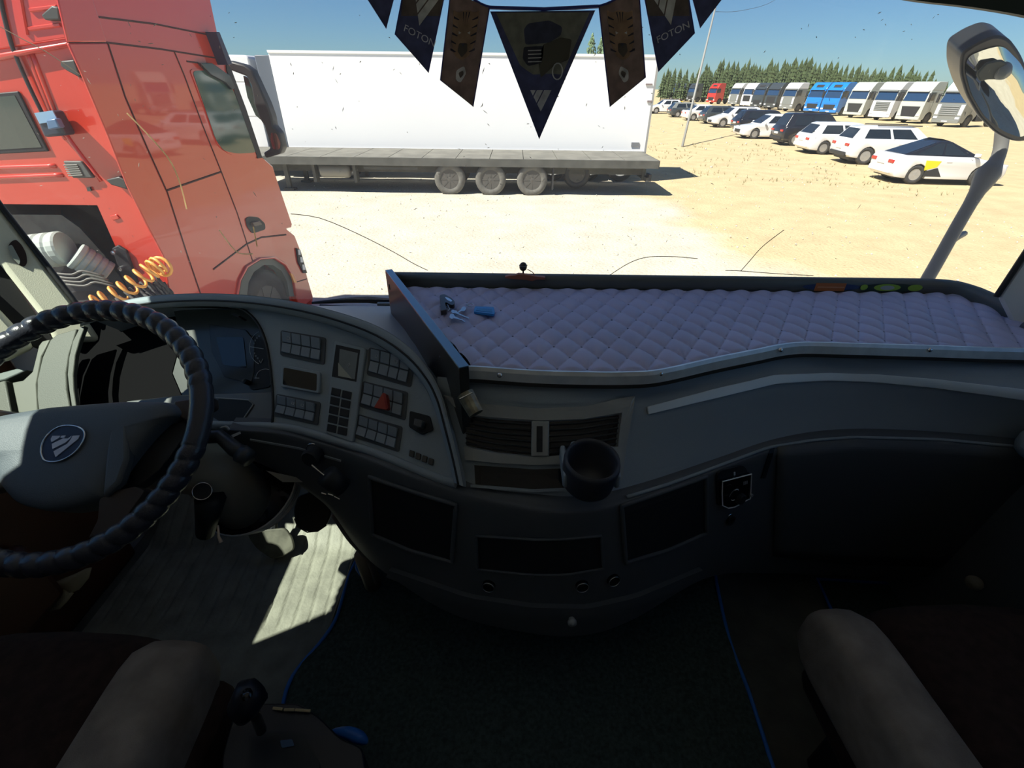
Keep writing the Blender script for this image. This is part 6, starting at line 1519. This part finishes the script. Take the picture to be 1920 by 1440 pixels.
def pass_mat():
    z = FLZ + .012
    t = thing('floor_mat', 'dark passenger floor mat with a blue edged corner beside the beige bolster', 'floor mat', tuple(P(1700, 1120, z=z)))
    pl = (Vector((0, 0, z)), Vector((0, 0, 1)))
    px = [(1533, 1086), (1930, 1110), (2000, 1300), (1640, 1300)]
    slab('mat_sheet', px, pl, 0, .008, M['carpet'], t)
    mesh('blue_edge', *g_tube([PP(x, y, pl, .009) for x, y in [(1700, 1096), (1533, 1086), (1562, 1150), (1600, 1220)]], .005, 8), M['blue'], t)
pass_mat()

# ================================================================ SEATS
def seat(name, label, cx_, z, y0, y1, w_, bol, side):
    t = thing(name, label, 'seat', (cx_, (y0 + y1) / 2, FLZ))
    def cushion(nm, xa, xb, ya, yb, zt, h, m, crown=.02, r=.05, taper=0.0, skew=0.0):
        g = []; NN = 18
        for j in range(NN + 1):
            s = j / NN; y = ya + (yb - ya) * s
            e = min(1.0, (1 - abs(2 * s - 1)) * 3.2); e = math.sqrt(max(0, 1 - (1 - e) ** 2))
            row = []
            wl, wr_ = xa + taper * s * (xb - xa) * .5 + skew * s, xb - taper * s * (xb - xa) * .5 + skew * s
            c_, hw = (wl + wr_) / 2, (wr_ - wl) / 2 * (.86 + .14 * e)
            for k in range(20):
                a = 2 * math.pi * k / 20; ca, sa = math.cos(a), math.sin(a)
                sx = math.copysign(abs(ca) ** .42, ca); sz = math.copysign(abs(sa) ** .42, sa)
                row.append(Vector((c_ + sx * hw, y, zt - h / 2 + sz * h / 2 * (.6 + .4 * e) + (crown * (1 - sx * sx) if sz > 0 else 0))))
            g.append(row)
        vs, fs = g_loft(g, closed_u=True); fs.append(tuple(range(20))); fs.append(tuple(NN * 20 + k for k in reversed(range(20))))
        return mesh(nm, vs, fs, m, t, smooth=True)
    cushion('seat_cushion', cx_ - w_ / 2 + bol * .8, cx_ + w_ / 2 - bol * .8, y0, y1, z, .15, M['seatbrown'])
    for s in (-1, 1):
        xa = cx_ + s * w_ / 2 - (bol if s > 0 else 0); xb = xa + bol
        cushion('side_bolster', xa, xb, y0, y1 - .02, z + .025, .16, M['beige'], crown=.01, skew=(-.03 if s == side else 0))
    mesh('seat_skirt', *g_box((cx_, (y0 + y1) / 2, z - .16), (w_ - .02, y1 - y0 - .06, .14)), M['seatbrown'], t, bevel=.03)
    mesh('seat_base', *g_box((cx_, (y0 + y1) / 2 - .02, (z - .22 + FLZ) / 2), (w_ - .16, y1 - y0 - .16, z - .22 - FLZ)), M['dark'], t, bevel=.01)
    g = []
    for j in range(11):
        s = j / 10; y = y0 - .02 - s * .10; zz = z + .0 + s * .62
        hw = (w_ / 2 - .01) * (1 - .15 * s ** 3)
        g.append([Vector((cx_ + math.copysign(abs(math.cos(a)) ** .5, math.cos(a)) * hw, y + math.copysign(abs(math.sin(a)) ** .7, math.sin(a)) * .06, zz)) for a in [2 * math.pi * k / 20 for k in range(20)]])
    vs, fs = g_loft(g, closed_u=True); fs.append(tuple(range(20))); fs.append(tuple(200 + k for k in reversed(range(20))))
    mesh('backrest', vs, fs, M['seatbrown'], t, smooth=True)
    return t
seat('driver_seat', 'dark brown driver seat cushion with beige side bolster, bottom left', -.80, -.84, -.08, .475, .60, .13, 1)
seat('passenger_seat', 'dark brown passenger seat with beige side bolster, bottom right', .885, -.84, -.08, .55, .57, .11, -1)

# ---------------------------------------------------------------- gear lever console between the seats
def console():
    t = thing('gear_console', 'dark glossy gear lever and console beside the driver seat', 'gear lever', tuple(P(500, 1400, z=-1.1)))
    navy = mat('console_navy', (.006, .008, .016), .4)
    top = rrect([(440, 1330), (480, 1318), (560, 1318), (600, 1345), (640, 1385), (680, 1400), (700, 1560), (420, 1560), (415, 1420)], 14)
    pl = (Vector((0, 0, -.92)), Vector((0, 0, 1)))
    slab('console_box', top, pl, -.30, 0, navy, t, bevel=.012)
    slab('console_tray', rrect([(470, 1375), (570, 1375), (600, 1430), (590, 1520), (460, 1520)], 10), pl, .0, .004, M['dark'], t)
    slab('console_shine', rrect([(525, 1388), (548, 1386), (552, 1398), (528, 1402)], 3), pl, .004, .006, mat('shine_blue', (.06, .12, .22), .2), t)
    kx, ky = 470, 1310
    k0 = P(490, 1370, z=-.90); k1 = P(462, 1300, z=-.78)
    lv = mesh('gear_shaft', *g_tube([k0, k1], .008, 10), M['gloss'], t, smooth=True)
    mesh('gear_knob', *g_tube([P(455, 1345, z=-.86), P(458, 1325, z=-.82), P(474, 1295, z=-.80), P(486, 1282, z=-.80)], [.012, .024, .026, .014], 14), navy, lv, smooth=True)
    mesh('knob_badge', *g_tube(crom([P(444, 1322, z=-.80), P(448, 1308, z=-.79), P(456, 1300, z=-.785)], 8), .0035, 7), mat('badge_pale', (.35, .42, .55), .2), lv, smooth=True)
    pl2 = (Vector((0, 0, -.9)), Vector((0, 0, 1)))
    for a, b in (((512, 1328), (530, 1330)), ((533, 1331), (552, 1331)), ((554, 1331), (582, 1333))):
        mesh('cream_stitch', *g_tube([P(*a, z=-.915), P(*b, z=-.915)], .0024, 6), mat('stitch_cream', (.45, .38, .22), .6) if a[0] == 512 else bpy.data.materials['stitch_cream'], t)
    bp2 = crom([P(622, 1372, z=-1.02), P(650, 1374, z=-1.01), P(676, 1384, z=-1.01), P(688, 1392, z=-1.02)], 10)
    mesh('blue_flap', *g_tube(bp2, [.002 + .010 * math.sin(math.pi * (i + .5) / 10) for i in range(10)], 8), M['blue'], t, smooth=True)
console()
# crumpled cloth by the door
def cloth():
    t = thing('crumpled_cloth', 'crumpled beige cloth by the door below the steering wheel', 'cloth', tuple(P(125, 1110, z=-1.18)))
    for nm, px, d0, tilt in (('cloth_fold', [(84, 1098), (140, 1076), (160, 1066), (170, 1064), (165, 1084), (146, 1106), (132, 1112), (118, 1104), (96, 1106)], 1.24, (.2, -.6, .7)), ('cloth_fold', [(98, 1112), (120, 1104), (134, 1112), (122, 1128), (108, 1142), (88, 1146), (76, 1140), (80, 1126)], 1.25, (-.2, -.5, .8))):
        pl = (P(110, 1110, d=d0), Vector(tilt).normalized()); pts = [PP(x, y, pl) for x, y in px]; c = sum(pts, Vector()) / len(pts)
        rr = random.Random(len(px)); rings = [[c + (p - c) * s + pl[1] * (.012 * (1 - s) + rr.uniform(-.003, .003)) for p in pts] for s in (1, .75, .5, .25)]
        vs, fs = g_loft(rings, closed_u=True); n = len(pts); fs.append(tuple(3 * n + i for i in range(n)))
        rings2 = [[p - pl[1] * .006 for p in pts]]; vs += rings2[0]; m_ = len(vs) - n; fs.append(tuple(m_ + i for i in reversed(range(n)))); fs += [(i, (i + 1) % n, m_ + (i + 1) % n, m_ + i) for i in range(n)]
        mesh(nm, vs, fs, M['glove'], t, smooth=True)
cloth()
kn_ = thing('door_grab_knob', 'small pale knob low on the passenger door lining', 'knob', tuple(P(1832, 1092, d=1.1)))
mesh('knob_cap', *g_lathe([(.012, 0), (.016, .006), (.017, .014), (.012, .02), (0, .022)], P(1832, 1092, d=1.1), (-1, -.3, .2), 18), mat('knob_pale', (.20, .19, .15), .6), kn_, smooth=True)
